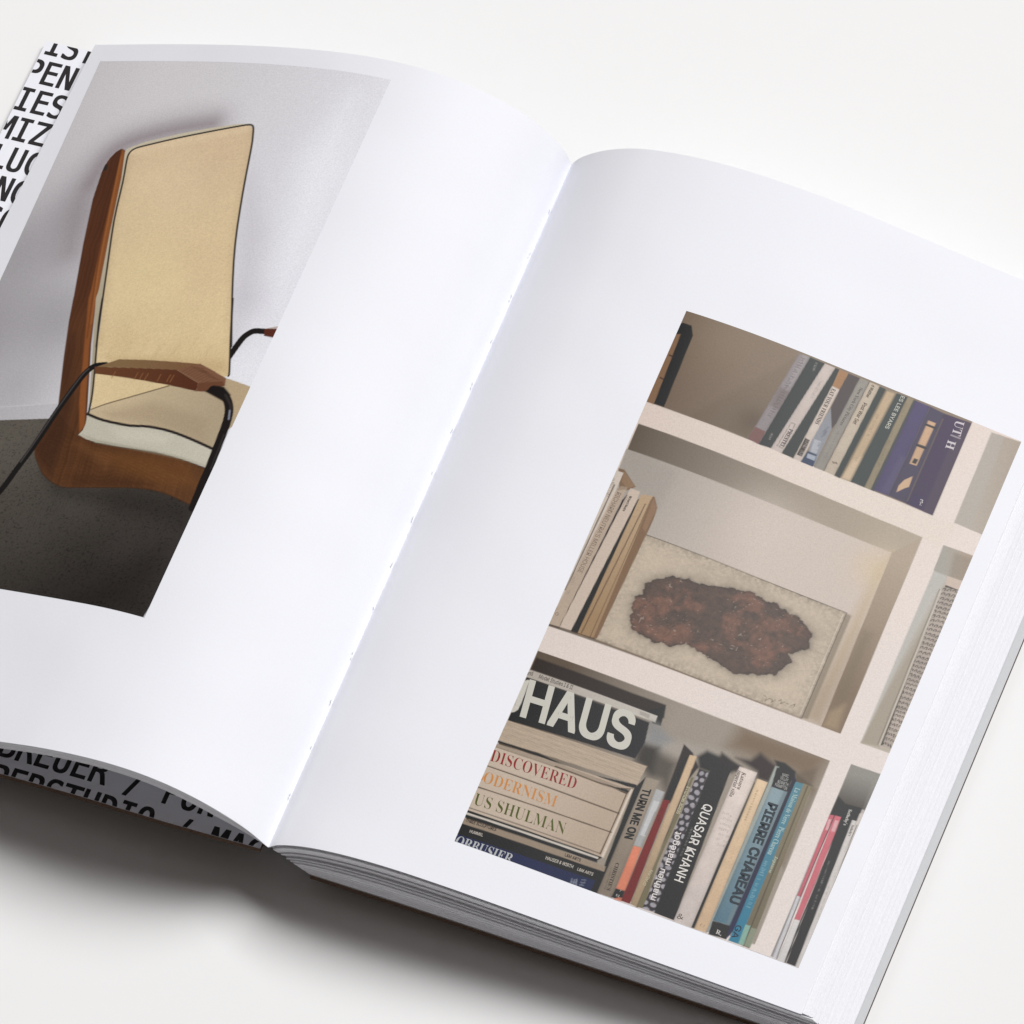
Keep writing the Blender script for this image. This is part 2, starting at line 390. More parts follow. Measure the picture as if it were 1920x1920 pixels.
# ------------------------------------------------------------------ the printed photographs
# every shape below is ink on the page: coordinates in mm on the printed picture,
# x from its left edge, y from its foot; colours are sRGB
CORNERS_L = [(0.9701, 0.9737), (0.3807, 0.9734), (0.9102, 0.2087), (0.3624, 0.1905)]
PICTURE_L = [
    ('grad', (186, 183, 186), (-2.22, 179.2), (211, 211, 217), (123.55, 170.89), 0.2, 1, [(-11.38, 240.54), (123.94, 243.08), (123.27, -7.65), (-73.14, -28.24)]),
    ('blob', (203, 200, 202), (34.84, 227.67), 40, 0.8),
    ('blob', (205, 204, 208), (87.57, 220.96), 30, 0.5),
    ('blob', (138, 135, 139), (-3.98, 107.06), 30, 0.75),
    ('blob', (138, 135, 139), (3.26, 144.39), 22, 0.6),
    ('blob', (138, 135, 139), (32.31, 114.44), 20, 0.6),
    ('blob', (138, 135, 139), (21.0, 162.47), 16, 0.5),
    ('blob', (138, 135, 139), (-7.3, 82.44), 26, 0.5),
    ('blob', (166, 164, 169), (25.39, 82.73), 16, 0.8),
    ('line', (140, 130, 134), 6, 26, 0.95, [(23.64, 145.39), (21.88, 152.86), (20.1, 160.36), (18.95, 167.33), (18.68, 173.63), (19.03, 179.36), (19.87, 184.26), (21.1, 188.09), (22.82, 191.08), (25.08, 193.64), (28.04, 195.84), (31.54, 197.61), (35.24, 199.18), (39.09, 200.65), (43.13, 201.94), (47.09, 203.07), (50.86, 204.02), (54.54, 204.82), (58.2, 205.64)]),
    ('line', (118, 106, 109), 4, 13, 0.55, [(19.87, 176.05), (20.55, 180.71), (21.22, 185.38), (22.33, 189.32), (23.99, 192.12), (26.08, 194.19), (28.64, 196.0), (31.9, 197.65), (35.63, 199.05), (39.28, 200.31), (42.65, 201.45), (45.93, 202.47), (49.18, 203.41), (52.4, 204.29), (55.58, 205.09), (58.74, 205.92)]),
    ('fill', (192, 189, 195), 14, 0.8, [(83.08, 184.09), (99.04, 160.18), (103.84, 132.77), (105.09, 114.34), (88.1, 158.43)]),
    ('fill', (219, 220, 226), 18, 0.8, [(98.33, 193.48), (107.05, 224.08), (115.24, 192.26), (113.35, 134.97), (105.04, 166.06)]),
    ('blob', (188, 185, 193), (100.92, 132.2), 9, 0.6),
    ('blob', (190, 188, 196), (101.2, 113.55), 6, 0.5),
    ('blob', (215, 216, 222), (113.24, 104.68), 9, 0.7),
    ('grad', (172, 170, 174), (24.63, 73.93), (182, 180, 184), (47.35, 76.28), 0.3, 1, [(-11.26, 69.24), (24.31, 74.66), (47.68, 78.9), (49.24, 71.96), (26.77, 69.08), (-9.24, 64.73)]),
    ('line', (196, 194, 198), 0.35, 0.4, 0.7, [(-11.26, 69.24), (24.31, 74.66), (47.74, 78.76)]),
    ('grad', (88, 83, 76), (35.33, 66.61), (46, 42, 39), (85.72, 10.86), 0.35, 1, [(-61.45, 60.04), (5.24, 66.58), (26.77, 69.08), (49.11, 72.25), (84.31, 54.54), (116.11, 58.28), (120.98, 26.22), (116.97, -3.77), (-47.13, -22.8)]),
    ('fill', (58, 53, 50), 16, 0.6, [(80.65, 46.56), (117.34, 50.58), (117.42, 26.6), (92.68, 19.37)]),
    ('fill', (34, 30, 28), 16, 0.7, [(92.07, 4.77), (113.54, 27.67), (117.4, -0.06), (80.52, -1.66)]),
    ('fill', (38, 34, 31), 9, 0.55, [(53.38, 49.19), (68.22, 45.34), (91.12, 48.7), (117.19, 46.15), (117.22, 38.15), (91.5, 38.13), (62.62, 41.55)]),
    ('speckle', [(-61.45, 60.04), (26.77, 69.08), (49.11, 72.25), (116.11, 58.28), (117.4, -0.06), (-50.53, -15.55)]),
    ('line', (26, 22, 22), 2.4, 0.3, 1, [(105.53, 107.13), (106.09, 110.08), (106.66, 113.03), (107.21, 115.39), (107.7, 116.82), (108.17, 117.66), (108.69, 118.36), (109.24, 119.07), (109.83, 119.65), (110.67, 120.11), (111.87, 120.43), (113.29, 120.64), (114.71, 120.85)]),
    ('fill', (78, 38, 26), 0.3, 1, [(113.67, 121.78), (118.12, 123.91), (118.38, 119.18), (114.59, 119.02)]),
    ('fill', (170, 158, 152), 0.3, 1, [(113.91, 121.99), (118.02, 124.18), (118.15, 123.02)]),
    ('grad', (78, 46, 30), (33.36, 138.68), (90, 58, 35), (100.88, 53.62), 0.3, 1, [(23.66, 169.27), (22.37, 181.0), (22.22, 183.95), (23.02, 188.11), (24.47, 191.12), (26.08, 192.65), (27.61, 192.21), (29.38, 190.1), (32.03, 179.41), (37.55, 154.44), (44.22, 128.1), (43.93, 124.98), (50.05, 105.53), (59.28, 80.74), (63.08, 70.32), (62.48, 68.37), (66.75, 65.21), (69.92, 64.54), (80.09, 64.22), (94.21, 64.36), (105.01, 63.54), (116.54, 62.07), (117.17, 54.19), (117.14, 46.28), (108.11, 48.26), (100.84, 49.04), (91.21, 48.5), (80.5, 46.9), (67.07, 44.65), (61.83, 45.0), (58.39, 46.15), (54.39, 48.58), (47.31, 56.28), (45.89, 59.49), (48.4, 76.41), (41.35, 98.53), (36.75, 114.32), (34.34, 124.23), (34.12, 125.42), (28.11, 149.06)]),
    ('clip', [(23.66, 169.27), (22.37, 181.0), (22.22, 183.95), (23.02, 188.11), (24.47, 191.12), (26.08, 192.65), (27.61, 192.21), (29.38, 190.1), (32.03, 179.41), (37.55, 154.44), (44.22, 128.1), (43.93, 124.98), (50.05, 105.53), (59.28, 80.74), (63.08, 70.32), (62.48, 68.37), (66.75, 65.21), (69.92, 64.54), (80.09, 64.22), (94.21, 64.36), (105.01, 63.54), (116.54, 62.07), (117.17, 54.19), (117.14, 46.28), (108.11, 48.26), (100.84, 49.04), (91.21, 48.5), (80.5, 46.9), (67.07, 44.65), (61.83, 45.0), (58.39, 46.15), (54.39, 48.58), (47.31, 56.28), (45.89, 59.49), (48.4, 76.41), (41.35, 98.53), (36.75, 114.32), (34.34, 124.23), (34.12, 125.42), (28.11, 149.06)], 0.3),
    ('streaks', [(23.66, 169.27), (22.37, 181.0), (22.22, 183.95), (23.02, 188.11), (24.47, 191.12), (26.08, 192.65), (27.61, 192.21), (29.38, 190.1), (32.03, 179.41), (37.55, 154.44), (44.22, 128.1), (43.93, 124.98), (50.05, 105.53), (59.28, 80.74), (63.08, 70.32), (62.48, 68.37), (66.75, 65.21), (69.92, 64.54), (80.09, 64.22), (94.21, 64.36), (105.01, 63.54), (116.54, 62.07), (117.17, 54.19), (117.14, 46.28), (108.11, 48.26), (100.84, 49.04), (91.21, 48.5), (80.5, 46.9), (67.07, 44.65), (61.83, 45.0), (58.39, 46.15), (54.39, 48.58), (47.31, 56.28), (45.89, 59.49), (48.4, 76.41), (41.35, 98.53), (36.75, 114.32), (34.34, 124.23), (34.12, 125.42), (28.11, 149.06)]),
    ('fill', (128, 76, 41), 0.9, 1, [(26.47, 192.37), (27.86, 191.82), (28.9, 189.1), (31.72, 178.42), (37.11, 154.41), (43.22, 128.97), (43.93, 124.98), (49.36, 105.45), (57.35, 83.52), (62.37, 70.6), (61.26, 67.83), (55.83, 80.31), (47.26, 105.24), (40.67, 124.71), (40.1, 128.73), (34.48, 154.26), (29.2, 179.3)]),
    ('line', (158, 100, 56), 0.5, 0.7, 0.55, [(27.57, 189.05), (29.12, 182.2), (30.67, 175.37), (32.42, 167.73), (34.48, 158.6), (36.74, 148.68), (39.07, 139.16), (41.46, 130.53), (43.91, 122.27), (46.35, 114.08)]),
    ('line', (70, 40, 28), 0.5, 0.6, 0.5, [(26.89, 188.54), (28.34, 181.93), (29.79, 175.36), (31.54, 167.69), (33.72, 158.2), (36.2, 147.67), (38.82, 137.23), (41.58, 127.25), (44.47, 117.38), (47.35, 107.58)]),
    ('fill', (46, 38, 34), 0.4, 1, [(22.33, 185.43), (23.6, 184.98), (24.04, 182.63), (22.95, 182.2), (22.19, 183.16)]),
    ('fill', (62, 39, 27), 6.0, 0.75, [(46.52, 58.06), (49.1, 76.49), (51.81, 82.86), (56.53, 65.34), (58.46, 47.65), (50.08, 52.5)]),
    ('fill', (60, 38, 26), 4.0, 0.5, [(43.2, 92.59), (39.0, 109.1), (41.83, 109.34), (52.92, 76.94), (49.45, 76.53)]),
    ('fill', (108, 70, 38), 8.0, 0.75, [(74.3, 61.1), (91.52, 62.41), (109.55, 60.93), (114.19, 54.81), (103.01, 52.07), (84.31, 54.54)]),
    ('fill', (116, 76, 45), 5.0, 0.5, [(61.21, 62.95), (63.64, 64.03), (79.53, 58.94), (78.67, 54.36)]),
    ('fill', (68, 42, 27), 5.0, 0.6, [(66.07, 50.21), (85.51, 51.79), (99.82, 51.4), (87.15, 48.01), (67.01, 44.79)]),
    ('fill', (96, 60, 34), 3.0, 0.6, [(98.87, 60.05), (104.61, 61.24), (109.78, 58.79), (107.24, 56.7), (101.33, 57.59)]),
    ('grain', [(46.21, 58.78), (48.37, 75.64), (61.0, 65.92), (70.08, 64.19), (116.24, 61.98), (117.05, 46.48), (91.12, 48.7), (61.76, 45.14)]),
    ('clip', None, 0.3),
    ('line', (40, 28, 22), 0.6, 0.5, 0.8, [(61.57, 67.12), (63.37, 66.43), (65.17, 65.75), (66.75, 65.21), (67.69, 64.89), (68.41, 64.7), (69.92, 64.54), (72.65, 64.39), (76.15, 64.29), (80.09, 64.22), (84.64, 64.27), (89.6, 64.37), (94.21, 64.36), (98.04, 64.18), (101.51, 63.9), (105.01, 63.54), (108.73, 63.09), (112.48, 62.57), (116.18, 62.12)]),
    ('line', (60, 40, 28), 0.45, 0.4, 0.8, [(48.13, 55.25), (50.17, 52.91), (52.21, 50.57), (54.39, 48.58), (56.86, 47.04), (59.47, 45.84), (61.83, 45.0), (63.02, 44.5), (63.97, 44.36), (67.07, 44.65), (74.32, 45.71), (83.6, 47.26), (91.21, 48.5), (95.56, 48.99), (98.33, 49.09), (100.84, 49.04), (103.37, 48.93), (105.64, 48.66), (108.11, 48.26), (110.99, 47.7), (114.05, 47.04), (117.08, 46.41)]),
    ('grad', (188, 179, 158), (26.92, 197.44), (158, 148, 126), (57.37, 93.11), 0.3, 1, [(28.27, 191.05), (28.47, 192.73), (34.92, 196.18), (47.41, 200.37), (59.14, 203.75), (68.52, 206.16), (74.22, 206.85), (74.63, 205.83), (59.94, 201.77), (36.6, 194.28), (30.99, 191.63), (30.59, 187.19), (36.65, 164.06), (43.73, 136.63), (46.39, 125.19), (50.95, 110.22), (55.68, 95.46), (62.01, 76.94), (61.72, 74.27), (62.85, 69.17), (62.41, 66.86), (62.92, 70.67), (59.83, 80.81), (50.75, 105.6), (43.65, 124.95), (43.22, 128.97), (37.11, 154.41), (31.59, 179.4)]),
    ('grad', (204, 182, 150), (56.73, 201.12), (207, 186, 146), (76.92, 109.66), 0.3, 1, [(29.96, 191.3), (31.79, 192.93), (36.52, 194.47), (48.19, 198.46), (59.9, 201.86), (69.8, 205.11), (74.11, 206.07), (75.76, 204.69), (78.29, 197.07), (82.93, 176.61), (88.93, 154.27), (96.61, 132.6), (97.17, 131.52), (102.19, 117.34), (108.79, 100.4), (104.54, 97.2), (88.22, 91.46), (71.92, 83.16), (62.06, 77.32), (57.03, 91.82), (49.52, 113.91), (51.54, 109.88), (43.3, 136.6), (36.68, 159.7), (33.2, 177.02)]),
    ('clip', [(29.96, 191.3), (31.79, 192.93), (36.52, 194.47), (48.19, 198.46), (59.9, 201.86), (69.8, 205.11), (74.11, 206.07), (75.76, 204.69), (78.29, 197.07), (82.93, 176.61), (88.93, 154.27), (96.61, 132.6), (97.17, 131.52), (102.19, 117.34), (108.79, 100.4), (104.54, 97.2), (88.22, 91.46), (71.92, 83.16), (62.06, 77.32), (57.03, 91.82), (49.52, 113.91), (51.54, 109.88), (43.3, 136.6), (36.68, 159.7), (33.2, 177.02)], 0.3),
    ('blob', (214, 195, 152), (59.26, 135.96), 16, 0.6),
    ('blob', (210, 190, 152), (43.23, 163.61), 14, 0.4),
    ('blob', (197, 173, 143), (68.1, 194.62), 14, 0.5),
    ('blob', (199, 176, 141), (84.48, 143.68), 12, 0.45),
    ('blob', (192, 168, 128), (85.87, 103.95), 9, 0.45),
    ('blob', (188, 163, 123), (101.74, 102.04), 9, 0.5),
    ('blob', (190, 166, 126), (62.26, 107.8), 8, 0.4),
    ('blob', (212, 192, 160), (55.69, 176.62), 14, 0.3),
    ('fill', (178, 152, 112), 5, 0.5, [(58.48, 101.1), (77.71, 102.95), (105.78, 105.69), (108.52, 100.71), (86.2, 99.54), (61.15, 98.22)]),
    ('line', (176, 152, 116), 0.5, 2.2, 0.28, [(58.72, 100.52), (58.92, 103.43), (59.86, 105.98)]),
    ('line', (176, 152, 116), 0.5, 2.2, 0.28, [(64.81, 102.3), (64.63, 106.08), (65.81, 108.04)]),
    ('line', (176, 152, 116), 0.5, 2.2, 0.28, [(70.83, 104.12), (71.87, 105.02), (71.69, 110.15)]),
    ('line', (176, 152, 116), 0.5, 2.2, 0.28, [(78.05, 102.99), (77.45, 107.75), (79.14, 108.44)]),
    ('line', (176, 152, 116), 0.5, 2.2, 0.28, [(83.94, 104.91), (84.54, 106.81), (84.9, 110.63)]),
    ('line', (176, 152, 116), 0.5, 2.2, 0.28, [(89.76, 106.87), (90.01, 109.62), (90.59, 112.88)]),
    ('line', (176, 152, 116), 0.5, 2.2, 0.28, [(96.76, 105.94), (96.93, 108.83), (97.8, 111.39)]),
    ('line', (168, 143, 110), 1.0, 7, 0.45, [(75.55, 203.51), (76.42, 201.5), (77.29, 199.5), (78.33, 196.12), (79.6, 190.54), (81.05, 183.6), (82.68, 176.39), (84.47, 169.16), (86.44, 161.67), (88.61, 154.22), (91.02, 146.92), (93.63, 139.68), (96.29, 132.54), (98.99, 125.56), (101.75, 118.69), (104.48, 111.89)]),
    ('line', (172, 148, 114), 1.0, 6, 0.4, [(53.46, 105.39), (50.1, 116.22), (46.72, 127.15), (43.71, 137.11), (41.24, 145.52), (39.17, 152.9), (37.38, 159.74), (35.92, 166.26), (34.75, 172.23), (33.71, 177.53), (32.76, 181.87), (31.94, 185.52), (31.11, 189.18)]),
    ('line', (222, 204, 172), 1.0, 5, 0.35, [(32.51, 191.19), (38.18, 193.1), (43.8, 195.03), (48.89, 196.74), (53.08, 198.02), (56.75, 199.07), (60.59, 200.16), (64.86, 201.42), (69.26, 202.74), (73.62, 204.1)]),
    ('weave', [(29.96, 191.3), (31.79, 192.93), (36.52, 194.47), (48.19, 198.46), (59.9, 201.86), (69.8, 205.11), (74.11, 206.07), (75.76, 204.69), (78.29, 197.07), (82.93, 176.61), (88.93, 154.27), (96.61, 132.6), (97.17, 131.52), (102.19, 117.34), (108.79, 100.4), (104.54, 97.2), (88.22, 91.46), (71.92, 83.16), (62.06, 77.32), (57.03, 91.82), (49.52, 113.91), (51.54, 109.88), (43.3, 136.6), (36.68, 159.7), (33.2, 177.02)]),
    ('clip', None, 0.3),
    ('grad', (188, 170, 140), (73.44, 79.63), (160, 145, 120), (110.91, 81.94), 0.3, 1, [(62.04, 77.7), (71.77, 83.51), (88.1, 91.74), (107.18, 99.05), (118.1, 97.86), (118.69, 81.86), (115.84, 76.6), (115.32, 70.11), (104.77, 72.2), (95.81, 73.68), (87.17, 74.13), (79.72, 73.32), (68.69, 74.01), (61.64, 75.61)]),
    ('fill', (146, 128, 106), 6, 0.45, [(67.29, 77.26), (85.57, 84.45), (107.83, 81.19), (109.98, 72.83), (89.6, 75.06), (71.22, 74.82)]),
    ('fill', (172, 150, 120), 1.0, 0.6, [(107.91, 98.92), (117.92, 97.81), (118.55, 82.19), (113.61, 90.07)]),
    ('line', (96, 78, 60), 0.55, 0.4, 0.9, [(61.98, 77.84), (63.58, 78.85), (65.17, 79.87), (67.11, 81.0), (69.46, 82.21), (72.15, 83.55), (75.35, 85.15), (79.28, 87.18), (83.69, 89.48), (88.07, 91.81)]),
    ('fill', (181, 177, 162), 0.3, 1, [(61.69, 75.17), (68.88, 73.59), (79.96, 72.76), (87.41, 73.58), (96.02, 73.2), (105.0, 71.66), (115.54, 69.58), (116.1, 62.31), (105.01, 63.54), (94.21, 64.36), (80.09, 64.22), (69.92, 64.54), (65.23, 65.37), (61.38, 66.72), (62.32, 68.72), (62.42, 70.98)]),
    ('fill', (194, 190, 174), 4, 0.6, [(72.74, 71.3), (87.2, 72.43), (98.05, 71.72), (96.28, 67.69), (78.89, 67.01)]),
    ('fill', (140, 136, 118), 1.6, 0.7, [(63.09, 66.95), (69.46, 65.6), (84.09, 64.86), (104.72, 64.22), (115.52, 62.88), (105.01, 63.54), (80.09, 64.22), (69.92, 64.54)]),
    ('line', (38, 32, 30), 0.74, 0.3, 1, [(52.65, 104.37), (51.02, 109.85), (49.38, 115.35), (47.76, 120.83), (46.26, 126.02), (44.77, 131.19), (43.1, 137.06), (40.99, 144.3), (38.69, 152.26), (36.68, 159.7), (35.21, 166.3), (34.03, 172.35), (33.0, 177.5), (32.03, 181.57), (31.19, 184.73), (30.59, 187.19), (30.25, 188.84), (30.14, 189.79), (30.24, 190.62), (30.51, 191.49), (30.98, 192.24), (31.79, 192.93), (32.84, 193.5), (34.22, 194.02), (36.4, 194.76), (39.79, 195.91), (43.95, 197.3), (48.11, 198.65), (52.06, 199.88), (56.0, 201.09), (59.75, 202.24), (63.43, 203.37), (66.93, 204.44), (69.73, 205.3), (71.53, 205.85), (72.67, 206.18), (73.59, 206.31), (74.38, 206.33), (74.95, 206.15), (75.48, 205.62), (75.99, 204.63), (76.46, 203.27), (76.94, 201.73), (77.34, 200.52), (77.75, 199.12), (78.49, 196.13), (79.72, 190.69), (81.28, 183.7), (83.0, 176.43), (84.81, 169.2), (86.77, 161.71), (88.93, 154.27), (91.34, 146.97), (93.94, 139.73), (96.61, 132.6), (99.31, 125.62), (102.06, 118.75), (104.78, 111.95)]),
    ('line', (38, 32, 30), 0.74, 0.3, 1, [(46.32, 125.18), (47.28, 121.66), (48.24, 118.15), (49.52, 113.91), (51.43, 108.28), (53.65, 101.95), (55.65, 96.21), (57.25, 91.52), (58.64, 87.4), (59.76, 83.82), (60.52, 80.93), (61.03, 78.56), (61.53, 76.2)]),
    ('line', (38, 32, 30), 0.74, 0.3, 1, [(97.3, 131.54), (98.95, 126.85), (100.59, 122.17), (102.32, 117.36), (104.39, 111.85), (106.54, 106.23), (108.08, 102.1), (108.61, 100.42), (108.56, 100.19), (108.5, 99.95)]),
    ('line', (38, 32, 30), 1.1, 0.35, 1, [(61.31, 75.72), (63.64, 75.11), (65.96, 74.51), (68.69, 74.01), (72.24, 73.64), (76.18, 73.4), (79.72, 73.32), (82.43, 73.51), (84.75, 73.85), (87.2, 74.06), (89.97, 74.06), (92.87, 73.94), (95.81, 73.68), (98.71, 73.29), (101.65, 72.78), (104.77, 72.2), (108.19, 71.52), (111.78, 70.79), (115.32, 70.11)]),
    ('line', (26, 24, 24), 2.5, 0.35, 1, [(38.52, 36.04), (39.24, 37.63), (39.96, 39.22), (40.68, 41.19), (41.39, 43.75), (42.09, 46.68), (42.83, 49.71), (43.61, 52.47), (44.43, 55.31), (45.35, 59.05), (46.42, 64.38), (47.58, 70.6), (48.75, 76.45), (49.96, 81.7), (51.18, 86.57), (52.21, 90.35), (52.95, 92.55), (53.5, 93.67), (54.06, 94.51), (54.61, 95.3), (55.18, 95.82), (55.92, 96.25), (56.98, 96.6), (58.22, 96.85), (59.46, 97.11)]),
    ('line', (92, 88, 88), 0.45, 0.6, 0.55, [(43.06, 52.52), (43.69, 55.15), (44.32, 57.79), (45.1, 61.28), (46.15, 66.32), (47.34, 72.23), (48.53, 77.78), (49.72, 82.81), (50.9, 87.48), (51.9, 91.07), (52.6, 92.98), (53.12, 93.8), (53.65, 94.62)]),
    ('grad', (98, 62, 40), (57.13, 94.1), (78, 43, 29), (95.7, 93.62), 0.3, 1, [(55.7, 95.76), (88.2, 98.95), (98.76, 94.92), (99.26, 91.43), (87.95, 92.09), (71.4, 92.72), (57.08, 92.88)]),
    ('grad', (122, 97, 68), (65.2, 98.86), (112, 80, 56), (95.99, 101.16), 0.3, 1, [(57.86, 96.62), (64.1, 100.09), (74.91, 101.2), (96.38, 102.72), (103.11, 100.63), (88.26, 98.81), (66.12, 96.7), (56.39, 95.84)]),
    ('fill', (114, 80, 60), 0.3, 1, [(88.2, 98.95), (96.38, 102.72), (108.03, 98.95), (108.88, 95.94), (102.63, 91.94), (99.26, 91.43), (98.76, 94.92)]),
    ('fill', (92, 56, 40), 0.5, 0.8, [(98.63, 94.9), (107.18, 97.41), (108.88, 95.94), (102.63, 91.94), (99.26, 91.43)]),
    ('line', (84, 52, 38), 0.3, 0.3, 0.6, [(90.88, 98.41), (93.25, 101.06), (98.22, 100.81)]),
    ('line', (84, 52, 38), 0.3, 0.3, 0.6, [(92.16, 98.03), (94.56, 100.6), (99.22, 100.39)]),
    ('line', (84, 52, 38), 0.3, 0.3, 0.6, [(93.44, 97.64), (95.86, 100.16), (100.22, 99.98)]),
    ('line', (84, 52, 38), 0.3, 0.3, 0.6, [(94.72, 97.26), (97.15, 99.71), (101.22, 99.58)]),
    ('line', (84, 52, 38), 0.3, 0.3, 0.6, [(95.99, 96.88), (98.45, 99.28), (102.21, 99.18)]),
    ('line', (84, 52, 38), 0.3, 0.3, 0.6, [(97.25, 96.51), (99.73, 98.84), (103.2, 98.78)]),
    ('line', (84, 52, 38), 0.3, 0.3, 0.6, [(98.52, 96.15), (101.02, 98.42), (104.18, 98.39)]),
    ('line', (84, 52, 38), 0.3, 0.3, 0.6, [(99.78, 95.78), (102.29, 98.0), (105.16, 98.0)]),
    ('line', (84, 52, 38), 0.3, 0.3, 0.6, [(101.03, 95.43), (103.56, 97.58), (106.14, 97.62)]),
    ('line', (140, 92, 58), 0.35, 0.25, 0.7, [(64.82, 94.71), (64.41, 91.96)]),
    ('line', (140, 92, 58), 0.35, 0.25, 0.7, [(73.86, 95.32), (73.5, 92.48)]),
    ('line', (140, 92, 58), 0.35, 0.25, 0.7, [(75.92, 95.47), (75.58, 92.61)]),
    ('line', (140, 92, 58), 0.35, 0.25, 0.7, [(77.98, 95.63), (77.65, 92.75)]),
    ('line', (140, 92, 58), 0.35, 0.25, 0.7, [(83.11, 96.05), (82.8, 93.12)]),
    ('line', (140, 92, 58), 0.35, 0.25, 0.7, [(86.84, 96.38), (86.55, 93.42)]),
    ('line', (140, 92, 58), 0.35, 0.25, 0.7, [(88.19, 96.5), (87.91, 93.53)]),
    ('line', (24, 20, 19), 3.2, 0.35, 1, [(105.12, 93.36), (106.01, 93.4), (106.9, 93.44), (107.89, 93.25), (109.08, 92.71), (110.37, 91.94), (111.53, 91.01), (112.52, 89.91), (113.39, 88.63), (114.11, 87.23), (114.64, 85.73), (115.02, 84.1), (115.32, 82.37), (115.55, 80.55), (115.7, 78.62), (115.84, 76.6), (115.97, 74.52), (116.09, 72.35), (116.22, 70.07), (116.38, 67.62), (116.56, 65.06), (116.7, 62.48), (116.78, 59.99), (116.82, 57.49), (116.89, 54.84), (117.02, 51.93), (117.18, 48.88), (117.33, 45.83)]),
    ('fill', (24, 20, 19), 0.8, 1, [(102.63, 91.94), (104.77, 95.01), (108.7, 95.38), (112.5, 92.75), (111.17, 89.43)]),
    ('line', (150, 158, 176), 0.55, 0.4, 0.85, [(114.63, 86.63), (115.65, 83.21)]),
    ('line', (64, 60, 60), 0.5, 0.6, 0.4, [(116.44, 76.77), (116.91, 69.53), (117.26, 62.28)]),
    ('line', (70, 64, 62), 0.9, 0.9, 0.35, [(110.67, 92.28), (114.16, 88.73), (115.77, 83.24)]),
]
TEXT_L = [
]
CORNERS_R = [(0.3542, 0.7946), (0.9711, 0.7944), (0.3296, 0.0562), (0.9668, 0.0526)]
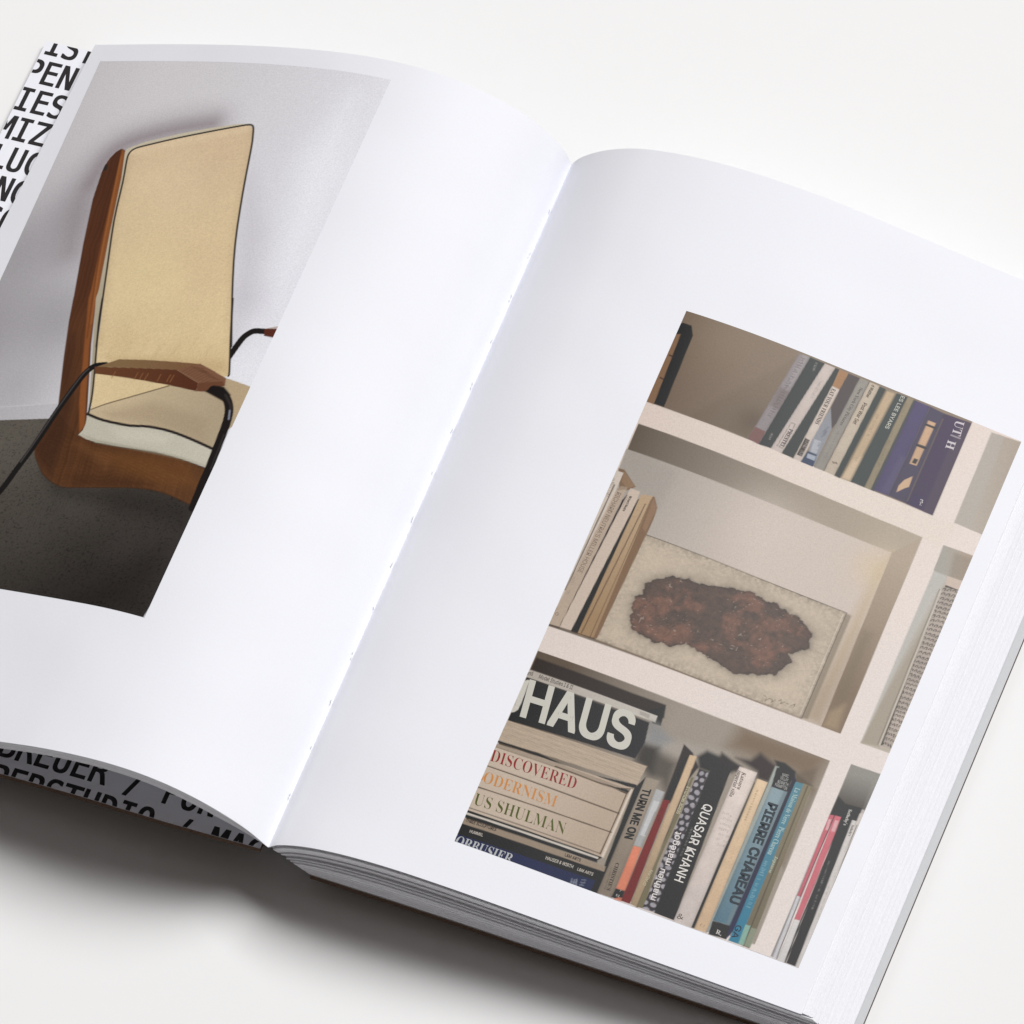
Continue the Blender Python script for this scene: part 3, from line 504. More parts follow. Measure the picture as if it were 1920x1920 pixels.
PICTURE_R = [
    ('fill', (222, 207, 195), 0.25, 1, [(-3.85, 223.62), (123.93, 224.84), (125.14, -1.87), (-1.04, -3.19)]),
    ('grad', (220, 204, 193), (-6.03, 192.68), (222, 211, 205), (93.69, 78.19), 0.25, 1, [(-3.85, 223.62), (123.93, 224.84), (125.14, -1.87), (-1.04, -3.19)]),
    ('grad', (110, 92, 75), (3.23, 197.28), (132, 114, 95), (49.49, 213.27), 0.2, 1, [(-4.46, 226.64), (107.18, 230.6), (104.05, 221.36), (104.23, 181.05), (-0.2, 182.41)]),
    ('grad', (105, 89, 71), (25.77, 180.11), (121, 103, 84), (23.58, 214.65), 3.0, 0.8, [(15.58, 183.68), (41.69, 220.28), (37.09, 181.67), (16.14, 182.14)]),
    ('blob', (142, 124, 104), (17.77, 218.39), 16, 0.5),
    ('blob', (87, 70, 52), (35.88, 189.07), 6, 0.7),
    ('grad', (217, 201, 190), (2.43, 179.25), (220, 207, 196), (92.88, 176.12), 0.2, 1, [(-1.73, 182.55), (0.5, 182.5), (104.23, 181.05), (113.36, 181.4), (110.24, 169.24), (104.02, 171.61), (0.19, 173.29), (-2.92, 173.72)]),
    ('fill', (9, 9, 9), 0.25, 1, [(-1.56, 215.56), (0.65, 217.01), (3.71, 216.92), (5.46, 213.31), (6.2, 182.66), (0.04, 182.77)]),
    ('fill', (128, 95, 67), 0.2, 1, [(-0.13, 211.62), (1.41, 212.46), (2.6, 182.41), (-0.16, 182.69)]),
    ('line', (39, 9, 9), 0.5, 0.25, 1, [(0.77, 203.03), (2.35, 202.73)]),
    ('line', (39, 9, 9), 0.5, 0.25, 1, [(0.98, 193.32), (2.15, 193.14)]),
    ('fill', (138, 129, 130), 0.25, 1, [(41.06, 221.02), (45.07, 221.42), (40.75, 181.68), (36.58, 182.09)]),
    ('round', [(41.06, 221.02), (45.07, 221.42), (40.75, 181.68), (36.58, 182.09)]),
    ('fill', (157, 149, 149), 1.0, 0.7, [(42.45, 221.37), (44.46, 221.43), (42.97, 207.42), (41.3, 207.84)]),
    ('fill', (104, 89, 86), 1.5, 0.6, [(39.73, 205.9), (43.72, 205.36), (42.7, 197.06), (38.93, 197.71)]),
    ('fill', (112, 69, 63), 0.4, 0.9, [(37.3, 187.68), (41.19, 187.37), (40.75, 181.68), (36.58, 182.09)]),
    ('fill', (28, 38, 35), 0.25, 1, [(45.07, 221.42), (50.41, 221.27), (45.19, 181.95), (40.75, 181.68)]),
    ('round', [(45.07, 221.42), (50.41, 221.27), (45.19, 181.95), (40.75, 181.68)]),
    ('fill', (192, 178, 171), 0.25, 1, [(50.41, 221.27), (54.29, 221.22), (49.06, 181.74), (45.02, 181.87)]),
    ('round', [(50.41, 221.27), (54.29, 221.22), (49.06, 181.74), (45.02, 181.87)]),
    ('fill', (24, 35, 30), 0.25, 1, [(54.29, 221.22), (55.83, 221.19), (55.77, 214.06), (53.44, 181.48), (49.06, 181.74)]),
    ('fill', (157, 114, 72), 0.25, 1, [(55.83, 221.19), (59.1, 221.14), (58.5, 213.82), (55.68, 214.02)]),
    ('fill', (197, 183, 172), 0.25, 1, [(55.68, 214.02), (58.5, 213.82), (56.24, 181.44), (53.36, 181.44)]),
    ('round', [(55.68, 214.02), (58.5, 213.82), (56.24, 181.44), (53.36, 181.44)]),
    ('fill', (49, 32, 20), 0.25, 1, [(54.33, 190.83), (56.01, 190.67), (55.79, 183.38), (53.94, 183.45)]),
    ('round', [(54.33, 190.83), (56.01, 190.67), (55.79, 183.38), (53.94, 183.45)]),
    ('fill', (65, 51, 51), 0.25, 1, [(59.1, 221.14), (63.26, 221.17), (62.58, 202.97), (61.33, 198.03), (58.2, 205.69), (58.5, 213.82)]),
    ('fill', (133, 135, 143), 0.25, 1, [(58.24, 205.58), (61.33, 198.03), (60.74, 182.26), (58.09, 182.32), (56.57, 189.56)]),
    ('fill', (180, 182, 188), 0.3, 0.6, [(57.3, 191.71), (59.74, 191.97), (59.9, 186.65), (57.77, 186.54)]),
    ('fill', (30, 48, 79), 0.25, 1, [(56.82, 186.38), (60.27, 186.35), (60.59, 181.29), (56.11, 181.38)]),
    ('fill', (153, 160, 173), 0.3, 1, [(57.11, 185.56), (60.11, 185.67), (60.19, 183.79), (57.41, 183.79)]),
    ('fill', (137, 132, 123), 0.25, 1, [(63.26, 221.17), (66.75, 221.25), (64.49, 181.41), (60.85, 181.41)]),
    ('round', [(63.26, 221.17), (66.75, 221.25), (64.49, 181.41), (60.85, 181.41)]),
    ('fill', (185, 170, 151), 0.25, 1, [(66.75, 221.25), (70.6, 221.14), (68.4, 181.24), (64.49, 181.41)]),
    ('round', [(66.75, 221.25), (70.6, 221.14), (68.4, 181.24), (64.49, 181.41)]),
    ('line', (85, 74, 62), 0.22, 0.25, 1, [(66.75, 221.25), (64.49, 181.41)]),
    ('fill', (20, 38, 35), 0.25, 1, [(70.6, 221.14), (72.56, 221.07), (70.35, 181.16), (68.4, 181.24)]),
    ('round', [(70.6, 221.14), (72.56, 221.07), (70.35, 181.16), (68.4, 181.24)]),
    ('fill', (26, 37, 32), 0.25, 1, [(72.09, 220.96), (77.63, 221.12), (74.97, 181.39), (69.22, 181.22)]),
    ('round', [(72.09, 220.96), (77.63, 221.12), (74.97, 181.39), (69.22, 181.22)]),
    ('fill', (181, 157, 125), 1.3, 1, [(73.18, 220.77), (76.53, 221.07), (73.92, 181.49), (70.78, 181.37)]),
    ('round', [(73.18, 220.77), (76.53, 221.07), (73.92, 181.49), (70.78, 181.37)]),
    ('fill', (205, 181, 153), 1.6, 0.6, [(72.25, 189.58), (74.5, 192.46), (74.08, 181.75), (70.91, 181.43)]),
    ('fill', (31, 45, 43), 0.25, 1, [(76.96, 221.16), (80.68, 221.39), (79.35, 181.43), (74.43, 181.49)]),
    ('round', [(76.96, 221.16), (80.68, 221.39), (79.35, 181.43), (74.43, 181.49)]),
    ('fill', (136, 122, 95), 0.35, 1, [(80.68, 221.39), (82.96, 221.4), (81.58, 181.53), (79.26, 181.39)]),
    ('round', [(80.68, 221.39), (82.96, 221.4), (81.58, 181.53), (79.26, 181.39)]),
    ('fill', (45, 49, 53), 0.25, 1, [(82.96, 221.4), (84.14, 221.37), (82.71, 181.34), (81.49, 181.49)]),
    ('fill', (59, 44, 92), 0.5, 1, [(83.76, 221.3), (88.99, 221.27), (87.78, 181.81), (82.47, 181.71)]),
    ('round', [(83.76, 221.3), (88.99, 221.27), (87.78, 181.81), (82.47, 181.71)]),
    ('fill', (76, 67, 100), 2.0, 0.6, [(86.18, 198.66), (88.71, 198.65), (87.9, 182.59), (84.95, 182.4)]),
    ('fill', (51, 39, 69), 0.4, 1, [(88.99, 221.27), (94.23, 220.75), (94.54, 181.63), (87.78, 181.81)]),
    ('round', [(88.99, 221.27), (94.23, 220.75), (94.54, 181.63), (87.78, 181.81)]),
    ('fill', (193, 156, 122), 0.35, 1, [(90.19, 215.75), (92.98, 215.87), (92.67, 197.15), (90.05, 196.87)]),
    ('round', [(90.19, 215.75), (92.98, 215.87), (92.67, 197.15), (90.05, 196.87)]),
    ('line', (9, 9, 9), 0.9, 0.25, 1, [(90.23, 213.94), (93.45, 213.97)]),
    ('line', (9, 9, 9), 1.1, 0.25, 1, [(90.24, 204.95), (92.98, 205.05)]),
    ('fill', (13, 9, 9), 0.25, 1, [(90.81, 199.53), (92.29, 199.63), (92.19, 197.65), (90.71, 197.55)]),
    ('fill', (195, 161, 128), 0.4, 1, [(90.67, 190.04), (92.78, 192.61), (93.06, 188.16), (91.87, 186.99), (89.88, 184.37), (89.64, 187.02)]),
    ('fill', (42, 9, 61), 0.25, 1, [(94.23, 220.75), (104.04, 221.24), (104.09, 180.99), (94.32, 181.53)]),
    ('round', [(94.23, 220.75), (104.04, 221.24), (104.09, 180.99), (94.32, 181.53)]),
    ('fill', (67, 50, 67), 1.2, 0.5, [(100.47, 221.02), (104.04, 221.24), (104.09, 180.99), (100.54, 181.04)]),
    ('line', (109, 91, 80), 0.4, 0.4, 0.6, [(94.58, 218.48), (94.42, 182.66)]),
    ('fill', (23, 9, 75), 2.0, 0.35, [(94.43, 186.87), (99.47, 186.86), (99.4, 181.41), (94.79, 181.63)]),
    ('grad', (171, 160, 147), (114.32, 199.77), (162, 147, 132), (124.71, 202.12), 0.25, 1, [(111.49, 220.93), (122.44, 221.8), (122.67, 181.23), (111.81, 181.55)]),
    ('fill', (169, 163, 155), 0.6, 0.6, [(111.49, 220.93), (115.98, 220.97), (117.67, 181.87), (111.81, 181.55)]),
    ('grad', (156, 152, 143), (113.41, 164.76), (163, 145, 127), (121.07, 166.96), 0.25, 1, [(111.41, 171.72), (122.23, 172.2), (122.17, 145.28), (111.7, 161.08)]),
    ('fill', (179, 176, 169), 0.6, 1, [(111.81, 160.78), (116.6, 160.89), (117.91, 89.74), (111.76, 87.79)]),
    ('fill', (133, 119, 102), 2.0, 0.55, [(115.96, 170.29), (122.56, 171.27), (122.52, 161.19), (117.22, 160.83)]),
    ('fill', (194, 176, 161), 0.4, 1, [(116.6, 160.89), (122.22, 161.19), (122.5, 156.16), (116.88, 156.37)]),
    ('fill', (177, 166, 151), 0.4, 1, [(116.88, 156.37), (122.39, 156.46), (122.07, 88.14), (111.76, 87.79)]),
    ('grad', (185, 181, 174), (112.89, 135.96), (157, 146, 130), (116.63, 135.57), 1.0, 1, [(114.18, 150.8), (117.14, 159.36), (118.13, 89.14), (112.01, 87.91)]),
    ('fill', (57, 46, 32), 0.3, 1, [(117.28, 157.27), (122.37, 157.38), (121.67, 90.05), (118.17, 89.85)]),
    ('emboss', [(116.88, 156.37), (122.43, 157.2), (121.78, 89.75), (118.79, 89.79)]),
    ('line', (198, 190, 179), 0.35, 0.25, 1, [(116.65, 154.83), (117.91, 89.74)]),
    ('line', (98, 85, 68), 0.3, 0.3, 0.7, [(116.03, 154.89), (117.29, 89.81)]),
    ('grad', (136, 132, 125), (115.12, 75.28), (89, 84, 78), (114.58, 65.36), 0.25, 1, [(111.7, 78.95), (122.22, 79.51), (121.94, 63.13), (112.23, 58.81)]),
    ('grad', (91, 79, 66), (-0.14, 166.16), (169, 155, 137), (92.69, 163.32), 0.25, 1, [(0.43, 173.4), (103.93, 171.53), (104.49, 88.28), (-1.78, 87.8), (0.63, 154.32)]),
    ('grad', (162, 154, 145), (9.27, 156.18), (199, 185, 174), (57.57, 150.36), 0.4, 1, [(0.16, 162.42), (96.46, 161.3), (97.59, 88.35), (14.71, 89.53), (1.29, 129.32)]),
    ('clip', [(0.43, 173.4), (103.93, 171.53), (104.49, 88.28), (-1.78, 87.8), (0.63, 154.32)], 0.3),
    ('fill', (160, 152, 143), 4.0, 0.7, [(2.06, 160.16), (19.23, 160.31), (18.43, 143.0), (7.16, 150.23)]),
    ('blob', (203, 190, 179), (53.41, 151.82), 14, 0.7),
    ('blob', (205, 185, 155), (94.58, 153.06), 8, 0.8),
    ('grad', (195, 175, 146), (95.77, 152.75), (161, 141, 116), (94.22, 99.55), 6, 0.9, [(94.01, 153.65), (96.61, 160.86), (97.59, 88.35), (90.65, 88.76)]),
    ('grad', (168, 151, 131), (100.38, 160.04), (120, 99, 76), (101.08, 104.32), 0.3, 1, [(96.46, 161.3), (103.93, 171.53), (104.49, 88.28), (97.52, 88.16)]),
    ('fill', (108, 93, 71), 7.0, 0.6, [(98.13, 128.28), (100.86, 128.69), (101.52, 101.16), (98.87, 96.61), (97.92, 107.09)]),
    ('fill', (159, 136, 106), 3.0, 0.7, [(98.17, 94.62), (102.04, 99.72), (102.99, 89.27), (98.16, 88.77)]),
    ('clip', None, 0.3),
    ('fill', (125, 111, 91), 1.0, 0.8, [(90.25, 132.74), (92.31, 132.41), (92.44, 89.14), (90.21, 88.57)]),
    ('fill', (192, 176, 156), 0.2, 1, [(16.31, 133.24), (90.37, 132.8), (90.46, 88.68), (15.74, 88.71)]),
    ('plate', [(16.31, 133.24), (90.37, 132.8), (90.46, 88.68), (15.74, 88.71)]),
    ('line', (72, 60, 43), 0.28, 0.2, 0.9, [(16.67, 133.22), (90.37, 132.8), (90.41, 88.82)]),
    ('line', (207, 196, 180), 0.3, 0.2, 0.6, [(89.58, 132.01), (89.46, 89.07)]),
    ('patch', [(26.23, 118.12), (30.77, 121.35), (38.86, 122.82), (46.46, 123.69), (51.58, 125.43), (58.11, 127.32), (65.0, 126.25), (71.14, 125.27), (76.52, 124.36), (80.36, 122.74), (82.73, 119.59), (83.27, 114.78), (81.15, 111.72), (77.89, 109.83), (79.43, 107.59), (78.77, 103.52), (76.1, 100.06), (69.75, 97.79), (64.2, 95.3), (58.21, 95.95), (52.7, 97.23), (47.67, 99.15), (43.88, 98.71), (40.81, 96.37), (35.9, 96.05), (30.3, 95.69), (27.02, 96.78), (24.01, 100.06), (24.3, 103.1), (22.6, 106.12), (23.08, 109.25), (24.53, 111.12), (24.38, 114.4)], [(45.94, 119.26), (71.14, 119.37), (79.7, 115.69), (69.26, 103.0), (39.63, 101.43), (40.97, 113.28), (60.19, 123.63), (30.15, 111.45), (52.03, 99.01), (68.58, 116.53), (54.21, 112.52), (25.87, 107.52)]),
    ('line', (63, 51, 35), 0.18, 0.2, 0.85, [(75.61, 91.66), (76.8, 91.36), (76.89, 89.74), (77.9, 91.27), (79.04, 91.11), (78.93, 90.06), (79.96, 91.52)]),
    ('line', (63, 50, 33), 0.18, 0.2, 0.85, [(81.02, 91.57), (81.76, 92.49), (82.09, 90.8), (83.0, 92.04), (84.55, 91.72)]),
    ('line', (62, 49, 32), 0.18, 0.2, 0.85, [(85.37, 91.42), (86.65, 92.83), (86.43, 91.48)]),
    ('fill', (121, 96, 73), 0.25, 1, [(0.31, 154.21), (2.36, 154.48), (8.31, 149.42), (6.15, 147.11), (3.6, 146.28)]),
    ('fill', (140, 112, 85), 0.3, 1, [(2.37, 153.88), (7.98, 149.54), (5.88, 147.85), (3.13, 149.5)]),
    ('fill', (205, 192, 180), 0.2, 1, [(-0.23, 153.15), (2.49, 153.16), (2.77, 141.73), (0.58, 100.52), (-0.94, 87.45), (-2.46, 87.71)]),
    ('line', (54, 33, 17), 0.4, 0.3, 0.9, [(1.34, 147.54), (0.39, 102.95)]),
    ('fill', (180, 161, 143), 0.2, 1, [(2.63, 145.4), (5.76, 147.81), (5.71, 145.41), (3.71, 88.75), (-0.28, 88.37)]),
    ('fill', (154, 133, 112), 0.2, 1, [(2.77, 145.79), (3.55, 147.96), (5.72, 148.3), (5.8, 147.31)]),
    ('fill', (34, 9, 9), 0.2, 1, [(5.9, 142.95), (7.0, 146.77), (5.57, 89.15), (3.46, 88.66)]),
    ('fill', (199, 182, 167), 0.2, 1, [(6.88, 148.25), (10.19, 148.22), (10.97, 139.9), (7.79, 88.54), (3.57, 88.37)]),
    ('fill', (9, 9, 9), 0.35, 1, [(10.58, 144.82), (11.6, 146.93), (11.04, 88.85), (7.62, 88.64)]),
    ('grad', (181, 154, 122), (12.65, 143.13), (154, 124, 89), (10.15, 95.97), 0.2, 1, [(11.07, 147.39), (15.2, 148.25), (15.71, 88.78), (10.03, 88.28)]),
    ('line', (50, 16, 9), 0.35, 0.2, 0.8, [(13.62, 144.37), (11.21, 89.34)]),
    ('line', (83, 55, 24), 0.3, 0.2, 0.7, [(14.82, 146.57), (14.43, 88.75)]),
    ('fill', (121, 92, 65), 0.25, 1, [(14.83, 148.1), (15.51, 148.21), (17.89, 144.46), (18.27, 139.55), (16.77, 89.38), (15.59, 88.73)]),
    ('fill', (143, 112, 85), 0.5, 0.8, [(15.29, 147.61), (17.77, 144.41), (17.41, 134.12), (15.94, 135.19)]),
    ('line', (52, 26, 9), 0.4, 0.3, 0.9, [(0.09, 88.51), (16.38, 88.89)]),
    ('line', (105, 78, 52), 0.5, 0.5, 0.6, [(16.44, 88.75), (58.88, 88.35), (90.39, 88.48)]),
    ('grad', (87, 71, 55), (11.36, 71.54), (149, 138, 125), (50.54, 64.56), 0.3, 1, [(-0.01, 78.11), (-0.04, 77.58), (104.78, 77.24), (105.63, 2.44), (0.48, -0.07), (0.33, 64.54)]),
    ('clip', [(-0.01, 78.11), (-0.04, 77.58), (104.78, 77.24), (105.63, 2.44), (0.48, -0.07), (0.33, 64.54)], 0.3),
    ('fill', (110, 88, 63), 9.0, 0.9, [(72.98, 77.89), (104.18, 78.99), (102.63, 64.65), (94.79, 67.76), (71.4, 68.24)]),
    ('fill', (159, 151, 141), 5.0, 0.9, [(44.8, 61.96), (58.39, 64.32), (72.16, 66.2), (64.23, 59.75), (51.23, 55.87), (46.91, 56.36)]),
    ('fill', (98, 82, 65), 2.5, 0.8, [(96.12, 68.35), (101.76, 72.64), (102.63, 64.65), (99.41, 65.02)]),
    ('fill', (40, 32, 22), 6.0, 0.8, [(43.48, 57.25), (50.46, 57.9), (58.4, 56.03), (59.82, 41.3), (55.02, 47.18), (50.55, 46.72), (43.49, 53.12)]),
    ('fill', (27, 14, 9), 0.5, 1, [(57.69, 63.42), (61.5, 61.53), (65.19, 57.21), (61.08, 40.67), (58.61, 41.08), (58.22, 52.4)]),
    ('fill', (9, 9, 9), 2.2, 1, [(63.31, 60.83), (65.66, 64.23), (70.41, 63.94), (78.41, 63.28), (76.16, 59.62), (69.5, 56.72), (65.38, 56.7)]),
    ('fill', (20, 9, 9), 1.8, 1, [(70.29, 65.67), (77.74, 62.99), (77.3, 60.71), (70.38, 61.26)]),
    ('fill', (33, 14, 9), 2.6, 1, [(75.49, 65.57), (80.21, 66.75), (82.37, 70.68), (85.99, 69.28), (89.5, 68.13), (89.02, 61.06), (84.46, 60.86), (83.51, 63.42)]),
    ('fill', (9, 9, 9), 1.0, 1, [(87.54, 69.96), (91.25, 70.39), (95.71, 68.77), (96.78, 64.46), (89.79, 67.36)]),
    ('fill', (83, 69, 50), 1.2, 1, [(95.9, 68.25), (102.7, 65.88), (99.85, 65.22), (96.91, 64.82)]),
    ('clip', None, 0.3),
    ('fill', (33, 19, 9), 0.8, 1, [(0.52, 74.89), (14.71, 74.75), (35.36, 74.53), (46.92, 74.81), (48.11, 69.81), (45.98, 69.4), (0.36, 69.29)]),
    ('fill', (9, 9, 9), 0.3, 1, [(41.98, 70.29), (47.0, 74.58), (48.15, 66.67), (45.25, 66.46)]),
    ('grad', (174, 165, 155), (3.44, 68.38), (190, 184, 175), (40.13, 67.92), 0.2, 1, [(0.15, 69.84), (45.84, 69.76), (45.98, 67.2), (0.08, 66.65)]),
    ('fill', (141, 132, 124), 0.4, 0.6, [(39.62, 69.27), (43.28, 69.28), (43.4, 67.75), (40.13, 67.92)]),
    ('fill', (130, 131, 132), 5, 0.9, [(44.1, 66.49), (47.0, 66.69), (53.75, 63.34), (50.44, 58.76), (45.44, 58.68)]),
    ('fill', (44, 39, 33), 4.0, 1, [(44.74, 58.12), (50.44, 58.76), (51.86, 48.92), (45.07, 51.21)]),
    ('grad', (9, 9, 9), (6.9, 59.24), (13, 13, 20), (43.53, 58.9), 0.2, 1, [(0.13, 66.77), (44.14, 66.5), (45.44, 58.68), (44.5, 51.75), (0.13, 48.99)]),
    ('line', (110, 101, 92), 0.2, 0.2, 0.5, [(0.31, 66.53), (43.94, 66.31)]),
    ('strata', [(0.13, 48.99), (49.28, 50.68), (48.63, 42.74), (-0.4, 40.59)], (185, 166, 145)),
    ('fill', (9, 9, 9), 0.3, 1, [(-0.28, 40.74), (7.57, 40.71), (13.78, 41.14), (23.19, 40.35), (32.32, 40.31), (48.6, 42.83), (48.76, 41.44), (41.44, 40.29), (28.05, 39.54), (17.0, 39.86), (7.82, 40.03), (-0.08, 39.88)]),
    ('grad', (194, 177, 159), (17.2, 32.17), (180, 161, 142), (41.93, 27.03), 0.2, 1, [(-0.11, 39.35), (18.74, 40.06), (48.09, 41.05), (48.23, 13.11), (-0.9, 9.63)]),
    ('fill', (143, 126, 109), 0.3, 0.7, [(-0.11, 39.35), (18.78, 39.97), (46.52, 40.12), (46.59, 38.75), (-0.01, 38.14)]),
    ('line', (52, 32, 11), 0.4, 0.3, 1, [(21.08, 38.7), (28.39, 38.65), (35.3, 38.46), (42.04, 38.73), (47.7, 40.63)]),
    ('fill', (9, 9, 9), 0.3, 1, [(34.74, 38.74), (41.87, 39.17), (47.28, 39.93), (46.73, 38.13), (41.65, 38.56)]),
    ('line', (61, 41, 24), 0.42, 0.2, 1, [(0.14, 30.35), (46.82, 30.45)]),
    ('line', (61, 41, 24), 0.42, 0.2, 1, [(0.03, 21.75), (47.24, 22.88)]),
    ('line', (111, 93, 76), 0.3, 0.2, 0.8, [(-0.17, 38.08), (46.51, 38.71)]),
    ('line', (65, 44, 23), 0.4, 0.2, 1, [(46.6, 38.96), (46.69, 30.08), (46.44, 14.0)]),
    ('line', (209, 196, 182), 0.7, 0.3, 1, [(47.63, 40.33), (47.49, 13.15)]),
    ('line', (35, 12, 9), 0.4, 0.2, 0.7, [(-0.18, 13.41), (46.41, 14.08)]),
    ('fill', (9, 9, 9), 0.2, 1, [(-0.15, 12.39), (47.7, 13.09), (46.5, 11.45), (46.64, 10.49), (-0.11, 9.47)]),
    ('line', (202, 194, 183), 0.75, 0.25, 1, [(0.06, 11.13), (46.12, 12.22)]),
    ('fill', (9, 9, 9), 0.3, 1, [(48.2, 41.1), (50.21, 46.65), (51.5, 34.21), (51.28, 0.13), (49.94, 0.08), (49.21, 12.08)]),
    ('fill', (146, 129, 111), 0.25, 1, [(-0.3, 9.24), (49.85, 10.29), (50.01, 8.21), (-0.17, 7.03)]),
    ('fill', (9, 9, 9), 0.2, 1, [(-0.17, 7.03), (50.09, 8.24), (50.39, -2.28), (-0.08, 2.54)]),
    ('grad', (9, 22, 70), (10.7, 1.71), (9, 24, 67), (43.05, 0.28), 0.3, 1, [(0.09, 2.81), (48.5, 4.09), (48.82, -2.93), (-0.62, -0.75)]),
    ('fill', (9, 9, 9), 0.4, 1, [(48.5, 4.09), (50.93, 8.18), (51.75, 0.08), (48.37, -0.57)]),
    ('grad', (149, 136, 121), (52.72, 42.36), (131, 117, 102), (53.09, 7.49), 0.25, 1, [(50.33, 46.63), (55.22, 47.21), (55.76, 0.21), (50.62, -0.03)]),
    ('round', [(50.33, 46.63), (55.22, 47.21), (55.76, 0.21), (50.62, -0.03)]),
    ('fill', (168, 168, 168), 0.25, 1, [(54.96, 43.92), (58.09, 43.97), (58.07, 21.69), (55.5, 21.41)]),
    ('round', [(54.96, 43.92), (58.09, 43.97), (58.07, 21.69), (55.5, 21.41)]),
    ('fill', (200, 200, 200), 0.4, 0.7, [(55.83, 39.58), (57.79, 39.84), (57.94, 25.84), (56.2, 25.68)]),
    ('line', (95, 93, 91), 0.3, 0.2, 0.6, [(57.8, 35.73), (57.75, 26.34)]),
    ('fill', (211, 124, 94), 0.25, 1, [(55.61, 21.11), (58.4, 21.36), (58.97, 4.16), (55.89, 3.91)]),
    ('round', [(55.61, 21.11), (58.4, 21.36), (58.97, 4.16), (55.89, 3.91)]),
    ('fill', (9, 9, 9), 0.2, 1, [(55.81, 4.11), (58.94, 4.26), (59.1, 0.45), (55.57, 0.3)]),
    ('fill', (211, 124, 94), 0.2, 0.7, [(57.97, 1.42), (59.05, 1.53), (59.02, 0.01), (55.82, -0.34)]),
    ('fill', (112, 9, 9), 0.25, 1, [(58.59, 41.13), (60.83, 41.62), (62.19, 0.41), (58.99, 0.35)]),
    ('round', [(58.59, 41.13), (60.83, 41.62), (62.19, 0.41), (58.99, 0.35)]),
    ('fill', (9, 9, 9), 0.4, 1, [(58.85, 52.09), (60.2, 59.48), (61.76, 58.08), (60.74, 41.58), (59.22, 41.52)]),
    ('grad', (199, 172, 140), (62.78, 52.61), (160, 137, 108), (63.9, 3.33), 0.25, 1, [(60.88, 60.43), (63.33, 60.78), (64.9, 0.16), (62.33, 0.47)]),
    ('round', [(60.88, 60.43), (63.33, 60.78), (64.9, 0.16), (62.33, 0.47)]),
    ('fill', (45, 29, 9), 0.3, 1, [(63.48, 53.5), (63.38, 55.83), (64.12, 49.05), (64.52, 23.38), (64.6, 0.15), (65.08, 0.23)]),
    ('fill', (109, 100, 72), 0.3, 1, [(64.3, 52.68), (65.14, 52.92), (65.65, 36.75), (65.35, 18.48), (66.91, 0.54), (64.65, 0.28)]),
    ('fill', (41, 33, 41), 0.25, 1, [(65.6, 56.79), (69.07, 56.77), (70.81, 0.66), (66.61, 0.53)]),
    ('round', [(65.6, 56.79), (69.07, 56.77), (70.81, 0.66), (66.61, 0.53)]),
    ('dots', [(65.6, 56.79), (69.07, 56.77), (70.81, 0.66), (66.61, 0.53)], (164, 160, 166)),
    ('grad', (9, 9, 9), (73.94, 58.65), (9, 9, 9), (74.26, 3.04), 0.25, 1, [(69.07, 56.77), (70.86, 59.98), (75.5, 61.11), (77.83, 0.35), (70.71, 0.51)]),
    ('grad', (215, 201, 192), (80.59, 57.4), (199, 187, 181), (80.83, 4.62), 0.25, 1, [(77.74, 62.99), (84.01, 63.05), (84.17, 0.1), (77.66, 0.28)]),
    ('round', [(77.74, 62.99), (84.01, 63.05), (84.17, 0.1), (77.66, 0.28)]),
    ('fill', (9, 9, 9), 0.3, 1, [(84.36, 59.04), (84.78, 61.12), (85.34, 57.08), (85.01, 30.35), (86.03, 0.3), (84.04, 0.16), (83.85, 30.45)]),
    ('grad', (215, 188, 154), (86.3, 58.69), (200, 170, 138), (86.19, 3.97), 0.25, 1, [(84.69, 61.08), (88.5, 61.08), (89.31, 0.28), (85.07, 0.13)]),
    ('round', [(84.69, 61.08), (88.5, 61.08), (89.31, 0.28), (85.07, 0.13)]),
    ('fill', (9, 9, 9), 0.3, 0.9, [(88.5, 61.08), (88.68, 66.87), (89.25, 65.33), (90.16, 1.57), (89.31, 0.28)]),
    ('fill', (150, 156, 150), 0.25, 1, [(88.61, 68.04), (89.91, 68.13), (90.79, 1.25), (89.15, 0.45)]),
    ('round', [(88.61, 68.04), (89.91, 68.13), (90.79, 1.25), (89.15, 0.45)]),
    ('grad', (129, 149, 156), (92.75, 57.93), (79, 113, 129), (92.18, 7.08), 0.25, 1, [(90.1, 60.1), (95.87, 60.37), (95.61, 5.85), (89.72, 5.45)]),
    ('round', [(90.1, 60.1), (95.87, 60.37), (95.61, 5.85), (89.72, 5.45)]),
    ('fill', (102, 121, 128), 1.0, 0.8, [(94.5, 60.18), (95.87, 60.37), (95.61, 5.85), (94.18, 5.83)]),
    ('fill', (9, 9, 9), 0.25, 1, [(89.24, 67.72), (95.32, 68.0), (95.78, 60.33), (90.12, 60.05)]),
    ('fill', (9, 9, 9), 0.25, 1, [(89.67, 5.32), (95.73, 5.79), (96.26, 0.54), (90.12, 0.04)]),
    ('grad', (9, 9, 39), (96.94, 63.34), (9, 13, 59), (96.4, 5.37), 0.3, 1, [(95.32, 68.0), (97.26, 65.27), (97.72, 5.93), (96.18, 0.51), (95.52, 5.81), (95.78, 60.33)]),
    ('grad', (72, 124, 140), (99.4, 60.84), (26, 113, 142), (98.47, 3.92), 0.3, 1, [(96.9, 65.11), (99.86, 65.46), (100.49, 5.36), (100.96, 0.56), (96.99, 0.38), (97.35, 6.94)]),
    ('grad', (126, 115, 90), (101.99, 60.79), (101, 91, 70), (103.19, 3.6), 0.3, 1, [(99.7, 65.63), (102.55, 65.45), (104.52, 0.32), (100.96, 0.56), (100.49, 5.36)]),
    ('line', (56, 42, 9), 0.4, 0.3, 0.8, [(101.15, 65.19), (102.33, 0.44)]),
